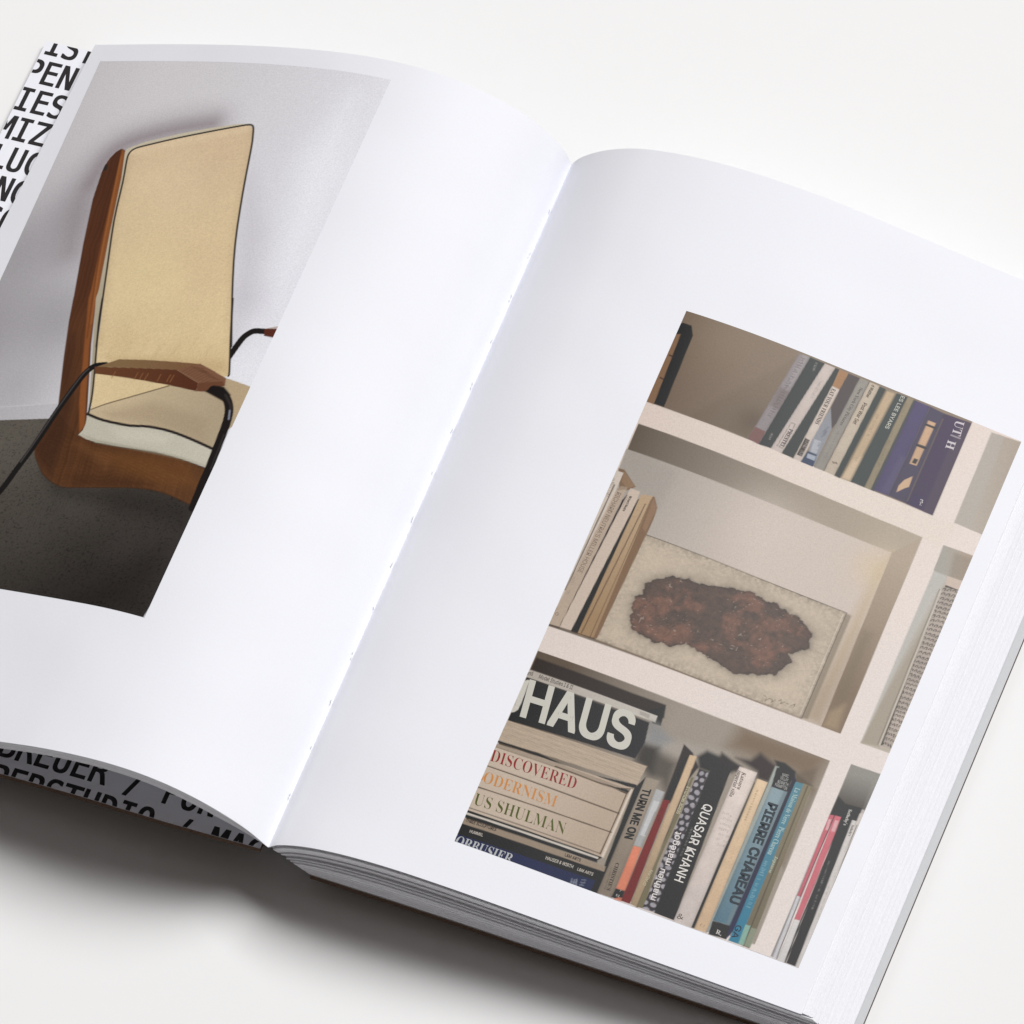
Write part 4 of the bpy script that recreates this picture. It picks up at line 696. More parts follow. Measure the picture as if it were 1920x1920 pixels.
    ('fill', (128, 170, 155), 0.35, 0.9, [(100.18, 8.26), (101.91, 8.41), (102.27, 0.59), (100.49, 0.59)]),
    ('fill', (139, 150, 128), 0.4, 0.7, [(102.35, 7.9), (104.26, 8.13), (104.76, 0.78), (102.49, 0.68)]),
    ('fill', (103, 83, 57), 2.0, 0.5, [(102.55, 65.45), (104.41, 65.44), (104.77, 32.39), (103.14, 34.03)]),
    ('grad', (136, 132, 125), (112.53, 75.64), (54, 43, 30), (114.2, 62.62), 0.25, 1, [(111.71, 78.88), (120.37, 79.05), (120.96, 63.84), (111.72, 56.75)]),
    ('fill', (9, 9, 9), 0.8, 1, [(111.91, 65.78), (115.25, 63.98), (120.68, 64.61), (122.29, 64.44), (115.7, 58.52), (111.72, 56.75)]),
    ('fill', (138, 136, 136), 0.3, 1, [(111.72, 56.75), (112.32, 58.21), (113.34, 0.36), (112.01, 0.49)]),
    ('round', [(111.72, 56.75), (112.32, 58.21), (113.34, 0.36), (112.01, 0.49)]),
    ('fill', (21, 9, 9), 0.25, 0.75, [(112.02, 54.0), (112.72, 54.07), (112.77, 51.95), (112.04, 51.99)]),
    ('fill', (23, 9, 9), 0.25, 0.75, [(112.09, 47.76), (112.78, 47.83), (112.84, 45.72), (112.11, 45.75)]),
    ('fill', (24, 9, 9), 0.25, 0.75, [(112.15, 41.53), (112.85, 41.6), (112.91, 39.49), (112.17, 39.53)]),
    ('fill', (26, 11, 11), 0.25, 0.75, [(112.22, 35.32), (112.91, 35.39), (112.97, 33.29), (112.24, 33.32)]),
    ('fill', (27, 14, 14), 0.25, 0.75, [(112.29, 29.13), (112.98, 29.19), (113.03, 27.1), (112.3, 27.14)]),
    ('fill', (29, 16, 16), 0.25, 0.75, [(112.35, 22.95), (113.04, 23.01), (113.1, 20.93), (112.37, 20.96)]),
    ('fill', (30, 18, 18), 0.25, 0.75, [(112.42, 16.79), (113.11, 16.85), (113.16, 14.77), (112.43, 14.8)]),
    ('fill', (31, 20, 20), 0.25, 0.75, [(112.48, 10.64), (113.17, 10.7), (113.23, 8.63), (112.5, 8.66)]),
    ('fill', (32, 22, 22), 0.25, 0.75, [(112.54, 4.51), (113.24, 4.57), (113.29, 2.5), (112.56, 2.54)]),
    ('fill', (195, 192, 195), 0.25, 1, [(112.23, 25.26), (113.56, 25.26), (114.24, 0.28), (112.69, 0.32)]),
    ('round', [(112.23, 25.26), (113.56, 25.26), (114.24, 0.28), (112.69, 0.32)]),
    ('fill', (187, 91, 103), 0.25, 1, [(111.57, 57.99), (113.28, 58.39), (113.6, 25.15), (112.3, 25.06)]),
    ('round', [(111.57, 57.99), (113.28, 58.39), (113.6, 25.15), (112.3, 25.06)]),
    ('line', (9, 9, 9), 0.3, 0.2, 0.9, [(113.3, 58.05), (113.42, 24.96), (114.09, 0.39)]),
    ('fill', (196, 98, 110), 0.25, 1, [(113.41, 58.45), (115.72, 58.76), (116.32, 16.71), (114.37, 16.45)]),
    ('round', [(113.41, 58.45), (115.72, 58.76), (116.32, 16.71), (114.37, 16.45)]),
    ('fill', (205, 201, 199), 0.25, 1, [(114.4, 16.35), (116.36, 16.61), (117.2, 0.27), (114.49, 0.16)]),
    ('round', [(114.4, 16.35), (116.36, 16.61), (117.2, 0.27), (114.49, 0.16)]),
    ('fill', (219, 181, 183), 0.3, 0.7, [(111.87, 56.34), (112.74, 56.49), (113.19, 52.17), (112.29, 52.12)]),
    ('fill', (219, 181, 183), 0.3, 0.7, [(114.06, 56.83), (115.32, 57.03), (115.42, 52.56), (114.24, 52.39)]),
    ('line', (13, 9, 9), 0.55, 0.25, 1, [(116.33, 58.2), (116.66, 15.8), (117.2, 0.27)]),
    ('line', (160, 149, 138), 0.3, 0.2, 0.8, [(116.68, 58.95), (118.0, 0.61)]),
    ('grad', (9, 9, 9), (119.31, 61.31), (9, 9, 9), (118.66, 3.22), 0.25, 1, [(115.34, 64.02), (120.77, 64.65), (120.82, 59.3), (120.93, 0.12), (117.56, 0.13)]),
    ('fill', (200, 194, 190), 0.25, 1, [(119.26, 59.2), (120.85, 59.37), (122.78, 0.1), (120.81, 0.19)]),
    ('round', [(119.26, 59.2), (120.85, 59.37), (122.78, 0.1), (120.81, 0.19)]),
    ('fill', (192, 183, 177), 0.4, 0.8, [(120.86, 64.4), (122.29, 64.44), (123.03, 12.12), (122.4, 12.43)]),
    ('line', (25, 10, 9), 0.28, 0.2, 0.85, [(121.29, 58.02), (122.67, 17.23), (122.64, 1.44)]),
    ('fill', (201, 197, 187), 0.2, 1, [(0.83, 65.89), (0.05, 65.06), (0.13, 60.26), (0.25, 55.16), (0.08, 52.48), (0.34, 52.27), (1.15, 52.79), (1.95, 54.04), (2.08, 56.92), (1.9, 60.42), (1.61, 65.98)]),
    ('line', (199, 132, 66), 0.6, 0.2, 1, [(0.06, 26.06), (0.09, 24.78)]),
    ('line', (180, 182, 182), 0.5, 0.2, 1, [(-0.27, 0.93), (-0.08, -0.03)]),
    ('marks', (143, 149, 164), (40.88, -0.22), (43.65, -0.09), (40.47, 2.27), 0.8),
    ('marks', (142, 149, 163), (44.01, 0.16), (44.08, 3.06), (45.59, 0.52), 0.8),
    ('marks', (73, 62, 50), (51.59, 10.62), (52.32, 2.24), (52.12, 10.56), 0.8),
    ('marks', (129, 129, 127), (70.94, 35.27), (71.12, 23.85), (71.59, 35.19), 0.8),
    ('marks', (139, 128, 121), (78.5, 43.94), (82.4, 43.96), (78.25, 44.89), 0.8),
    ('marks', (139, 128, 121), (78.83, 41.95), (82.82, 42.02), (78.58, 42.91), 0.8),
    ('marks', (139, 128, 121), (79.16, 39.97), (83.23, 40.07), (78.91, 40.92), 0.8),
    ('marks', (139, 128, 121), (79.49, 37.99), (83.65, 38.13), (79.23, 38.94), 0.8),
    ('marks', (139, 128, 122), (79.82, 36.01), (84.07, 36.19), (79.56, 36.96), 0.8),
    ('marks', (139, 128, 122), (80.14, 34.04), (84.48, 34.24), (79.89, 34.99), 0.8),
    ('marks', (139, 128, 122), (80.47, 32.06), (84.9, 32.3), (80.22, 33.01), 0.8),
    ('marks', (104, 74, 42), (86.05, 57.39), (86.23, 44.43), (86.7, 57.32), 0.8),
    ('marks', (188, 154, 119), (86.1, 37.88), (86.32, 27.68), (87.23, 37.9), 0.8),
    ('marks', (139, 175, 182), (97.62, 33.41), (98.05, 14.36), (99.05, 33.44), 0.8),
    ('marks', (118, 90, 64), (86.45, 1.64), (87.84, 1.76), (86.43, 2.79), 0.8),
    ('marks', (137, 135, 133), (117.4, 41.56), (118.34, 22.04), (117.92, 41.55), 0.8),
    ('marks', (138, 126, 117), (120.53, 33.6), (121.3, 19.57), (120.96, 33.55), 0.8),
    ('marks', (55, 9, 9), (59.0, 38.01), (59.5, 31.77), (59.78, 38.11), 0.8),
    ('marks', (57, 9, 9), (59.28, 14.16), (60.15, 3.5), (60.1, 14.16), 0.8),
    ('line', (178, 167, 173), 0.35, 0.25, 1, [(99.26, 213.72), (102.53, 213.79)]),
    ('line', (90, 79, 73), 0.2, 0.15, 0.8, [(47.97, 194.39), (49.36, 194.33)]),
    ('line', (90, 79, 74), 0.2, 0.15, 0.8, [(49.36, 194.33), (48.51, 183.63)]),
    ('line', (90, 80, 74), 0.2, 0.15, 0.8, [(48.51, 183.63), (46.63, 183.82)]),
    ('line', (90, 80, 74), 0.2, 0.15, 0.8, [(46.63, 183.82), (47.97, 194.39)]),
    ('marks', (82, 71, 74), (42.21, 220.35), (39.56, 193.21), (43.86, 220.29), 0.8),
    ('marks', (186, 178, 171), (54.86, 190.36), (54.52, 183.79), (55.99, 190.3), 0.8),
    ('marks', (134, 108, 79), (73.37, 210.65), (72.8, 200.69), (74.42, 210.56), 0.8),
    ('marks', (135, 109, 80), (72.81, 192.25), (72.69, 189.79), (73.87, 192.4), 0.8),
    ('marks', (167, 165, 157), (47.28, 220.66), (47.37, 216.77), (48.18, 220.68), 0.8),
    ('marks', (188, 181, 175), (43.01, 187.92), (43.05, 184.77), (43.83, 187.88), 0.8),
    ('marks', (107, 94, 65), (80.43, 218.96), (81.02, 211.94), (81.41, 219.07), 0.8),
    ('marks', (97, 87, 63), (80.08, 206.64), (80.33, 191.04), (81.1, 206.64), 0.8),
    ('marks', (125, 115, 110), (51.1, 214.34), (50.33, 206.11), (52.15, 214.24), 0.8),
    ('marks', (104, 96, 88), (63.43, 198.26), (62.77, 185.02), (64.16, 198.19), 0.8),
    ('marks', (100, 102, 112), (59.02, 196.44), (59.36, 193.0), (60.18, 199.4), 0.8),
    ('marks', (67, 67, 79), (59.05, 191.35), (59.22, 187.83), (59.75, 191.38), 0.8),
    ('marks', (144, 130, 117), (0.97, 109.03), (0.93, 101.49), (2.14, 108.98), 0.8),
    ('marks', (112, 98, 87), (6.76, 145.49), (6.61, 139.67), (7.49, 145.44), 0.8),
    ('marks', (54, 40, 34), (-0.09, 150.82), (0.03, 142.37), (0.96, 150.71), 0.8),
]
TEXT_R = [
    ('HAUS', 'sans', (200, 197, 187), (3.73, 52.23), (37.23, 1.39), (-1.73, 13.69), 2),
    ('and', 'sans', (9, 9, 9), (-0.23, 67.48), (2.01, 0.46), (-0.24, 1.59), 0),
    ('Model Studies I & II', 'sans', (9, 9, 9), (4.03, 67.77), (11.91, 0.12), (-0.04, 1.56), 0),
    ('DISCOVERED', 'didot', (137, 17, 17), (0.07, 32.45), (29.99, 0.63), (-0.46, 4.29), 0),
    ('ODERNISM', 'didot', (199, 132, 66), (0.68, 23.97), (25.68, 0.32), (-0.35, 4.12), 0),
    ('US SHULMAN', 'didot', (76, 83, 9), (0.8, 15.13), (31.97, 0.73), (-0.46, 4.27), 0),
    ('THREE SCULPTURES', 'sans', (30, 13, 9), (0.77, 8.12), (10.57, 0.41), (-0.02, 1.22), 1),
    ('L&M ARTS', 'sans', (9, 9, 9), (35.85, 8.63), (5.53, 0.06), (-0.05, 1.11), 1),
    ('HUMMEL', 'sans', (197, 188, 178), (3.44, 4.74), (4.64, 0.22), (-0.07, 1.11), 1),
    ('HAUSER & WIRTH', 'sans', (195, 187, 177), (30.31, 5.08), (9.6, 0.33), (-0.02, 1.22), 1),
    ('L&M ARTS', 'sans', (195, 187, 176), (41.51, 5.26), (5.48, 0.14), (0.02, 1.13), 1),
    ('ORBUSIER', 'serif', (180, 182, 182), (0.32, -1.31), (19.86, 0.34), (0.14, 3.65), 0),
    ('TURN ME ON', 'sans', (10, 9, 9), (51.03, 42.46), (0.77, -19.7), (2.62, 0.42), 3),
    ("CHRISTIE'S", 'serif', (43, 32, 17), (52.42, 13.01), (0.7, -10.72), (1.22, 0.05), 0),
    ('SERGE MOUILLE', 'sans', (202, 193, 162), (65.5, 37.98), (-0.34, 11.05), (-1.04, 0.02), 1),
    ("D'ALAN", 'sans', (190, 181, 152), (64.53, 8.7), (0.33, 6.19), (-1.04, 0.03), 1),
    ('mathieu', 'sans', (223, 217, 212), (69.49, 4.81), (-0.98, 12.09), (-2.1, -0.13), 1),
    ('matégot', 'sans', (223, 216, 212), (69.3, 18.87), (-0.79, 13.01), (-2.08, -0.18), 1),
    ('QUASAR KHANH', 'sans', (220, 216, 210), (71.72, 45.26), (0.86, -30.72), (3.08, 0.03), 1),
    ('Katsura', 'serif', (92, 79, 74), (79.29, 61.46), (0.56, -6.76), (1.38, -0.11), 0),
    ('imperial villa', 'serif', (92, 80, 74), (77.77, 61.51), (0.63, -10.4), (1.34, -0.13), 0),
    ('PIERRE CHAREAU', 'sans', (9, 33, 45), (91.38, 54.13), (0.96, -40.1), (3.13, 0.17), 4),
    ('MARC', 'sans', (181, 181, 177), (91.98, 65.34), (2.21, 0.13), (-0.12, 1.14), 0),
    ('VELLAY', 'sans', (181, 181, 177), (91.77, 63.93), (2.78, 0.03), (-0.15, 1.25), 0),
    ('KENNETH', 'sans', (181, 181, 177), (91.47, 62.25), (3.68, 0.07), (-0.15, 1.25), 0),
    ('FRAMPTON', 'sans', (181, 181, 177), (91.08, 60.77), (4.21, 0.06), (-0.15, 1.25), 0),
    ('La Maison de Verre', 'serif', (166, 190, 187), (97.66, 63.06), (0.29, -14.73), (1.61, 0.11), 0),
    ('Pierre Chareau', 'serif', (167, 190, 188), (97.88, 47.11), (-0.22, -11.32), (1.74, 0.05), 0),
    ('Japanese', 'serif', (171, 188, 171), (100.42, 36.1), (0.05, -6.76), (1.02, 0.03), 0),
    ('GA', 'sans', (9, 25, 50), (97.43, 6.97), (0.12, -4.95), (1.99, 0.15), 1),
    ('R,', 'serif', (199, 195, 189), (92.21, 1.27), (1.98, -0.09), (-0.09, 1.59), 0),
    ('&', 'serif', (70, 62, 56), (78.33, 1.49), (2.13, 0.31), (-0.08, 1.82), 0),
    ("Sotheby's", 'serif', (206, 202, 195), (116.88, 62.62), (0.29, -6.43), (1.09, 0.12), 0),
    ("Sotheby's", 'serif', (61, 54, 47), (119.79, 57.47), (0.27, -4.4), (0.82, 0.01), 0),
    ('7', 'sans', (215, 211, 204), (57.33, 3.36), (0.39, 0.04), (0.04, 0.71), 0),
    ('52', 'sans', (215, 211, 205), (56.75, 1.38), (1.22, 0.04), (-0.09, 0.77), 0),
    ('UT', 'serif', (197, 188, 193), (98.76, 220.13), (0.58, -5.94), (3.03, 0.31), 0),
    ('H', 'serif', (197, 189, 193), (98.96, 211.57), (0.15, -3.58), (2.84, 0.28), 0),
    ('ES LEE BYARS', 'sans', (195, 193, 182), (78.51, 220.94), (-0.8, -14.48), (1.31, 0.03), 1),
    ('PRESTEL', 'serif', (52, 41, 37), (48.19, 191.98), (-0.76, -8.14), (1.43, -0.04), 0),
    ('EAT YOUR FRIENDS', 'serif', (46, 19, 9), (55.98, 213.2), (-0.65, -15.52), (1.43, -0.03), 0),
    ('New York City Pictures', 'serif', (87, 79, 73), (64.56, 217.86), (-1.36, -17.0), (1.14, -0.05), 0),
    ('Post War Set', 'sans', (76, 57, 37), (67.73, 212.74), (-0.66, -9.4), (1.35, -0.06), 1),
    ('d Walther', 'sans', (75, 56, 35), (67.94, 220.62), (-0.35, -5.52), (1.14, -0.05), 1),
    ('83', 'serif', (86, 66, 45), (65.69, 186.18), (0.64, -0.65), (1.58, 0.4), 0),
    ('3', 'serif', (196, 189, 185), (98.4, 183.94), (1.09, 0.04), (-0.19, 1.36), 0),
    ('L', 'serif', (196, 189, 185), (98.64, 182.97), (0.8, 0.02), (-0.07, 1.05), 0),
    ("RICHARD NEUTRA'S MILLER HOUSE", 'sans', (127, 112, 99), (3.12, 145.25), (-1.44, -34.27), (1.6, -0.06), 0),
    ('Richard Neutra', 'sans', (51, 36, 24), (7.67, 145.34), (-0.23, -6.35), (0.86, 0.01), 1),
    ('G', 'sans', (134, 119, 106), (0.58, 92.53), (1.11, 0.09), (-0.19, 1.25), 0),
]


def smooth01(x):
    x = np.clip(x, 0, 1)
    return x * x * (3 - 2 * x)

def value_noise(shape, cell, seed):
    r = np.random.default_rng(seed)
    h, w = int(shape[0] / cell) + 3, int(shape[1] / cell) + 3
    g = r.random((h, w))
    y = np.arange(shape[0]) / cell
    x = np.arange(shape[1]) / cell
    yi, xi = y.astype(int), x.astype(int)
    fy, fx = smooth01(y - yi)[:, None], smooth01(x - xi)[None, :]
    a = g[yi][:, xi] * (1 - fx) + g[yi][:, xi + 1] * fx
    b = g[yi + 1][:, xi] * (1 - fx) + g[yi + 1][:, xi + 1] * fx
    return a * (1 - fy) + b * fy

def fbm(shape, cell, seed, octaves=4):
    out, amp, tot = 0.0, 1.0, 0.0
    for k in range(octaves):
        out = out + amp * value_noise(shape, max(cell / 2 ** k, 1.0), seed + k)
        tot += amp
        amp *= 0.55
    return out / tot

class Print:
    """a picture laid down as ink on a fine lattice of the page"""
    def __init__(self, w, h, step):
        self.nx, self.ny = int(w / step) + 1, int(h / step) + 1
        self.w, self.h, self.step = w, h, step
        self.X, self.Y = np.meshgrid(np.linspace(0, w, self.nx), np.linspace(0, h, self.ny))
        self.C = np.zeros((self.ny, self.nx, 3))
        self.M = None

    def box(self, pts, pad):
        p = np.array(pts)
        x0, y0 = p.min(0) - pad
        x1, y1 = p.max(0) + pad
        sx, sy = self.w / (self.nx - 1), self.h / (self.ny - 1)
        i0, i1 = max(0, int(x0 / sx)), min(self.nx, int(x1 / sx) + 2)
        j0, j1 = max(0, int(y0 / sy)), min(self.ny, int(y1 / sy) + 2)
        return (slice(j0, max(j0, j1)), slice(i0, max(i0, i1)))

    def sdf(self, pts, win, closed=True):
        X, Y = self.X[win], self.Y[win]
        p = np.array(pts, float)
        d = np.full(X.shape, 1e9)
        inside = np.zeros(X.shape, bool)
        m = len(p) if closed else len(p) - 1
        for k in range(m):
            ax, ay = p[k]
            bx, by = p[(k + 1) % len(p)]
            ex, ey = bx - ax, by - ay
            l2 = ex * ex + ey * ey
            if l2 < 1e-12:
                continue
            t = np.clip(((X - ax) * ex + (Y - ay) * ey) / l2, 0, 1)
            d = np.minimum(d, (X - ax - t * ex) ** 2 + (Y - ay - t * ey) ** 2)
            if closed and ay != by:
                c = (ay > Y) != (by > Y)
                inside ^= c & (X < ex * (Y - ay) / ey + ax)
        d = np.sqrt(d)
        return np.where(inside, -d, d) if closed else d

    def clip(self, pts, fe):
        if pts is None:
            self.M = None
            return
        win = (slice(0, self.ny), slice(0, self.nx))
        self.M = smooth01(0.5 - self.sdf(pts, win) / self.fe(fe))

    def mix(self, win, col, a):
        if self.M is not None:
            a = a * self.M[win]
        a = a[..., None]
        self.C[win] = self.C[win] * (1 - a) + col * a

    def fe(self, f):
        return max(f, self.step * 1.05)

    def fill(self, col, fe, al, pts):
        win = self.box(pts, fe)
        self.mix(win, lin(col), al * smooth01(0.5 - self.sdf(pts, win) / self.fe(fe)))

    def grad(self, c0, p0, c1, p1, fe, al, pts):
        win = self.box(pts, fe)
        d = np.subtract(p1, p0)
        t = np.clip(((self.X[win] - p0[0]) * d[0] + (self.Y[win] - p0[1]) * d[1]) / (d @ d), 0, 1)[..., None]
        self.mix(win, lin(c0) * (1 - t) + lin(c1) * t, al * smooth01(0.5 - self.sdf(pts, win) / self.fe(fe)))

    def line(self, col, w, fe, al, pts):
        win = self.box(pts, w + fe)
        self.mix(win, lin(col), al * smooth01(0.5 - (self.sdf(pts, win, False) - w / 2) / self.fe(fe)))

    def blob(self, col, c, r, al):
        win = self.box([c], r * 2.6)
        d2 = (self.X[win] - c[0]) ** 2 + (self.Y[win] - c[1]) ** 2
        self.mix(win, lin(col), al * np.exp(-d2 / (r * r)))

    def marks(self, col, o, a, t, al):
        """print too small to read: a row of short upright ticks"""
        o, a, t = map(np.array, (o, a, t))
        ax, up = a - o, t - o
        ln, ht = np.linalg.norm(ax), np.linalg.norm(up)
        r = np.random.default_rng(int(abs(o[0] * 131 + o[1] * 17)))
        n = max(3, int(ln / (ht * 0.62)))
        for k in range(n):
            if r.random() < 0.13:
                continue
            p = o + ax * (k + 0.5) / n
            h0, h1 = r.uniform(0, 0.15), r.uniform(0.6, 1.0)
            sl = ax / ln * ht * r.uniform(-0.18, 0.18)
            self.line(col, ht * 0.2, 0.2, al * r.uniform(0.45, 0.9), [p + up * h0, p + up * h1 + sl])
            if r.random() < 0.6:
                hh = r.uniform(0.1, 0.9)
                self.line(col, ht * 0.16, 0.2, al * 0.6, [p + up * hh, p + up * hh + ax / n * 0.6])

    def local(self, pts, win):
        """coordinates inside a four-cornered shape: s along its first side, t along its last"""
        p = np.array(pts, float)
        X, Y = self.X[win], self.Y[win]
        s, t = np.full(X.shape, .5), np.full(X.shape, .5)
        for _ in range(5):
            fx = (1-t)*((1-s)*p[0][0]+s*p[1][0]) + t*((1-s)*p[3][0]+s*p[2][0]) - X
            fy = (1-t)*((1-s)*p[0][1]+s*p[1][1]) + t*((1-s)*p[3][1]+s*p[2][1]) - Y
            sx = (1-t)*(p[1][0]-p[0][0]) + t*(p[2][0]-p[3][0])
            sy = (1-t)*(p[1][1]-p[0][1]) + t*(p[2][1]-p[3][1])
            tx = (1-s)*(p[3][0]-p[0][0]) + s*(p[2][0]-p[1][0])
            ty = (1-s)*(p[3][1]-p[0][1]) + s*(p[2][1]-p[1][1])
            det = sx * ty - sy * tx
            s = s - (fx * ty - fy * tx) / det
            t = t - (sx * fy - sy * fx) / det
        return s, t

    def round(self, pts):
        """a book spine: shade painted along its edges to look rounded, plus a little wear"""
        win = self.box(pts, 0.5)
        s, t = self.local(pts, win)
        sd = self.sdf(pts, win)
        nz = fbm(s.shape, 10, int(abs(pts[0][0] * 91)) % 997, 3)
        e = np.abs(2 * np.clip(s, 0, 1) - 1)
        k = 1.05 - 0.30 * e ** 5 + 0.16 * (nz - 0.5) - 0.10 * np.clip(t, 0, 1)  # edge term is painted spine shading, noise term is the wear
        m = smooth01(0.5 - sd / 0.35)[..., None]
        self.C[win] *= 1 - m + m * k[..., None]

    def emboss(self, pts):
        win = self.box(pts, 1)
        s, t = self.local(pts, win)
        sd = self.sdf(pts, win)
        lw = np.linalg.norm(np.subtract(pts[1], pts[0]))
        lh = np.linalg.norm(np.subtract(pts[3], pts[0]))
        nz = fbm(s.shape, 14, 5)
        a = s * lw / 1.7 + t * lh / 5.5
        b = t * lh / 1.9 + (nz - .5) * 0.8
        row = np.floor(b)
        a = a + 0.5 * (row % 2)
        fa, fb = a - np.floor(a) - 0.5, b - row - 0.5
        ring = np.abs(np.sqrt((fa * 1.0) ** 2 + (fb * 1.0) ** 2) - 0.3)
        k = smooth01(1 - ring / 0.2) * (fb < 0.18)
        base = lin((170, 157, 146))
        dark = lin((44, 34, 28))
        c = base * (1 - k[..., None]) + dark * k[..., None]
        c = c * (0.75 + 0.5 * nz[..., None])
        self.mix(win, c, smooth01(0.5 - sd / self.fe(.3)) * 0.95)

    def plate(self, pts):
        win = self.box(pts, 1)
        sd = self.sdf(pts, win)
        n1, n2 = fbm(sd.shape, 30, 11), fbm(sd.shape, 3, 23, 2)
        edge = np.exp(np.minimum(sd, 0) / 2.2)
        k = 0.87 + 0.26 * (n1 - 0.5) + 0.5 * (n2 - 0.5) * (0.22 + 1.1 * edge) - 0.30 * edge * n1 * 1.6
        ins = smooth01(0.5 - sd / self.fe(.2))[..., None]
        self.C[win] = self.C[win] * (1 - ins) + self.C[win] * np.clip(k, 0.3, 1.25)[..., None] * 1.13 * ins

    def patch(self, pts, warm):
        win = self.box(pts, 4)
        nz = fbm(self.X[win].shape, 9, 41, 4)
        sd = self.sdf(pts, win) + (nz - 0.5) * 2.8
        X, Y = self.X[win], self.Y[win]
        self.C[win] *= (1 - 0.5 * np.exp(-np.maximum(sd, 0) / 1.5) * (sd > -0.8))[..., None]
        heat = np.zeros(X.shape)
        for k, c in enumerate(warm):
            r = 4.0 + 2.4 * ((k * 37) % 5) / 4
            heat = np.maximum(heat, np.exp(-(((X - c[0]) / (r * 1.35)) ** 2 + ((Y - c[1]) / r) ** 2)))
        n2, n3, n4 = fbm(X.shape, 26, 57, 5), fbm(X.shape, 5, 71, 3), fbm(X.shape, 13, 83, 4)
        heat = smooth01((heat * 0.75 + (n2 - 0.5) * 2.2 + (n4 - 0.5) * 1.3 - 0.20) / 0.75)[..., None]
        col = lin((74, 53, 44)) * (1 - heat) + lin((106, 71, 56)) * heat
        veins = (smooth01(1 - np.abs(n2 - 0.5) / 0.02) + smooth01(1 - np.abs(n4 - 0.47) / 0.03))[..., None]
        col = col * (1 - 0.36 * np.clip(veins, 0, 1))
        rim = np.exp(-np.maximum(-sd, 0) / 0.5)[..., None]
        col = col * (1 - 0.5 * rim) * (0.55 + 0.9 * n3[..., None])
        flecks = smooth01((value_noise(X.shape, 2.2, 91) - 0.86) / 0.1)[..., None] * smooth01((n2 - 0.42) / 0.1)[..., None]
        col = col * (1 - 0.55 * flecks) + lin((176, 160, 146)) * 0.5 * flecks
        self.mix(win, col, smooth01(0.5 - sd / self.fe(.35)) * 0.97)

    def strata(self, pts, col):
        win = self.box(pts, 1)
        s, t = self.local(pts, win)
        sd = self.sdf(pts, win)
        r = np.random.default_rng(3)
        tab = r.random(64)
        f = np.clip((t + 0.05 * np.sin(s * 3.0) * t) * 46, 0, 62.9)
        i = f.astype(int)
        k = tab[i] * (1 - (f - i)) + tab[i + 1] * (f - i)
        c = lin(col) * (0.72 + 0.4 * k * (1 - 0.2 * t))[..., None]
        self.mix(win, c, smooth01(0.5 - sd / self.fe(.25)))

    def dots(self, pts, col):
        win = self.box(pts, 1)
        s, t = self.local(pts, win)
        sd = self.sdf(pts, win)
        lw = np.linalg.norm(np.subtract(pts[1], pts[0]))
        lh = np.linalg.norm(np.subtract(pts[3], pts[0]))
        nz = fbm(s.shape, 18, 77)
        a = s * lw / 2.3 + (nz - 0.5) * 0.8
        b = t * lh / 2.5 + (nz - 0.5) * 0.5
        a = a + 0.5 * (np.floor(b) % 2)
        r = np.sqrt((a - np.floor(a) - .5) ** 2 + (b - np.floor(b) - .5) ** 2)
        k = smooth01((0.40 - r) / 0.1)
        self.mix(win, lin(col) * (0.7 + 0.6 * nz[..., None]), k * smooth01(0.5 - sd / self.fe(.2)) * 0.85)

    def speckle(self, pts):
        win = self.box(pts, 1)
        sd = self.sdf(pts, win)
        n1, n2, n3 = value_noise(sd.shape, 1.35, 15), fbm(sd.shape, 60, 16, 3), value_noise(sd.shape, 2.1, 19)
        k = 1.0 - 0.42 * smooth01((n1 - 0.66) / 0.3) - 0.3 * smooth01((n3 - 0.8) / 0.15) + 0.16 * smooth01((0.2 - n1) / 0.2) + 0.3 * (n2 - 0.5)
        # keep to the floor: only where the ink is already dark grey
        m = (smooth01(0.5 - sd / 0.4))[..., None]
        self.C[win] *= 1 - m + m * k[..., None]

    def weave(self, pts):
        win = self.box(pts, 1)
        sd = self.sdf(pts, win)
        X, Y = self.X[win], self.Y[win]
        n1, n2 = value_noise(sd.shape, 1.6, 61), fbm(sd.shape, 45, 62, 4)
        w = np.sin(X * 7.5 + n2 * 2) * np.sin(Y * 7.5 + n2 * 2)
        k = 1 + 0.10 * (n1 - 0.5) + 0.10 * (n2 - 0.5) + 0.025 * w
        m = smooth01(0.5 - sd / 0.4)[..., None]
        self.C[win] *= 1 - m + m * k[..., None]

    def streaks(self, pts):
        win = self.box(pts, 1)
        sd = self.sdf(pts, win)
        X, Y = self.X[win], self.Y[win]
        n = fbm(sd.shape, 70, 64, 3)
        f = X + 0.16 * Y + n * 6
        tab = np.random.default_rng(9).random(400)
        a = np.clip(f * 2.2 + 40, 0, 398.9)
        i = a.astype(int)
        k = tab[i] * (1 - (a - i)) + tab[i + 1] * (a - i)
        m = smooth01(0.5 - sd / 0.4)[..., None]
        self.C[win] *= 1 - m + m * (0.78 + 0.3 * k + 0.35 * (n - 0.4))[..., None]

    def grain(self, pts):
        win = self.box(pts, 1)
        sd = self.sdf(pts, win)
        X, Y = self.X[win], self.Y[win]
        n = fbm(sd.shape, 40, 33, 3)
        w = np.sin((Y + 0.18 * X + n * 9.0) * 5.2) * 0.5 + 0.5
        f = fbm(sd.shape, 4, 36, 2)
        m = smooth01(0.5 - sd / 0.6)[..., None]
        self.C[win] *= 1 - m + m * (0.86 + 0.2 * w * f + 0.12 * (n - .5))[..., None]

FONT_DIR = os.path.join(bpy.utils.system_resource('DATAFILES') or "", "fonts")
def font(fn):
    try:
        return bpy.data.fonts.load(os.path.join(FONT_DIR, fn))
    except Exception:
        return None
FONTS = {'sans': font("Inter.woff2"), 'serif': font("NotoSansMath-Regular.woff2"), 'mono': font("DejaVuSansMono.woff2")}
FONTS['didot'] = FONTS['serif']

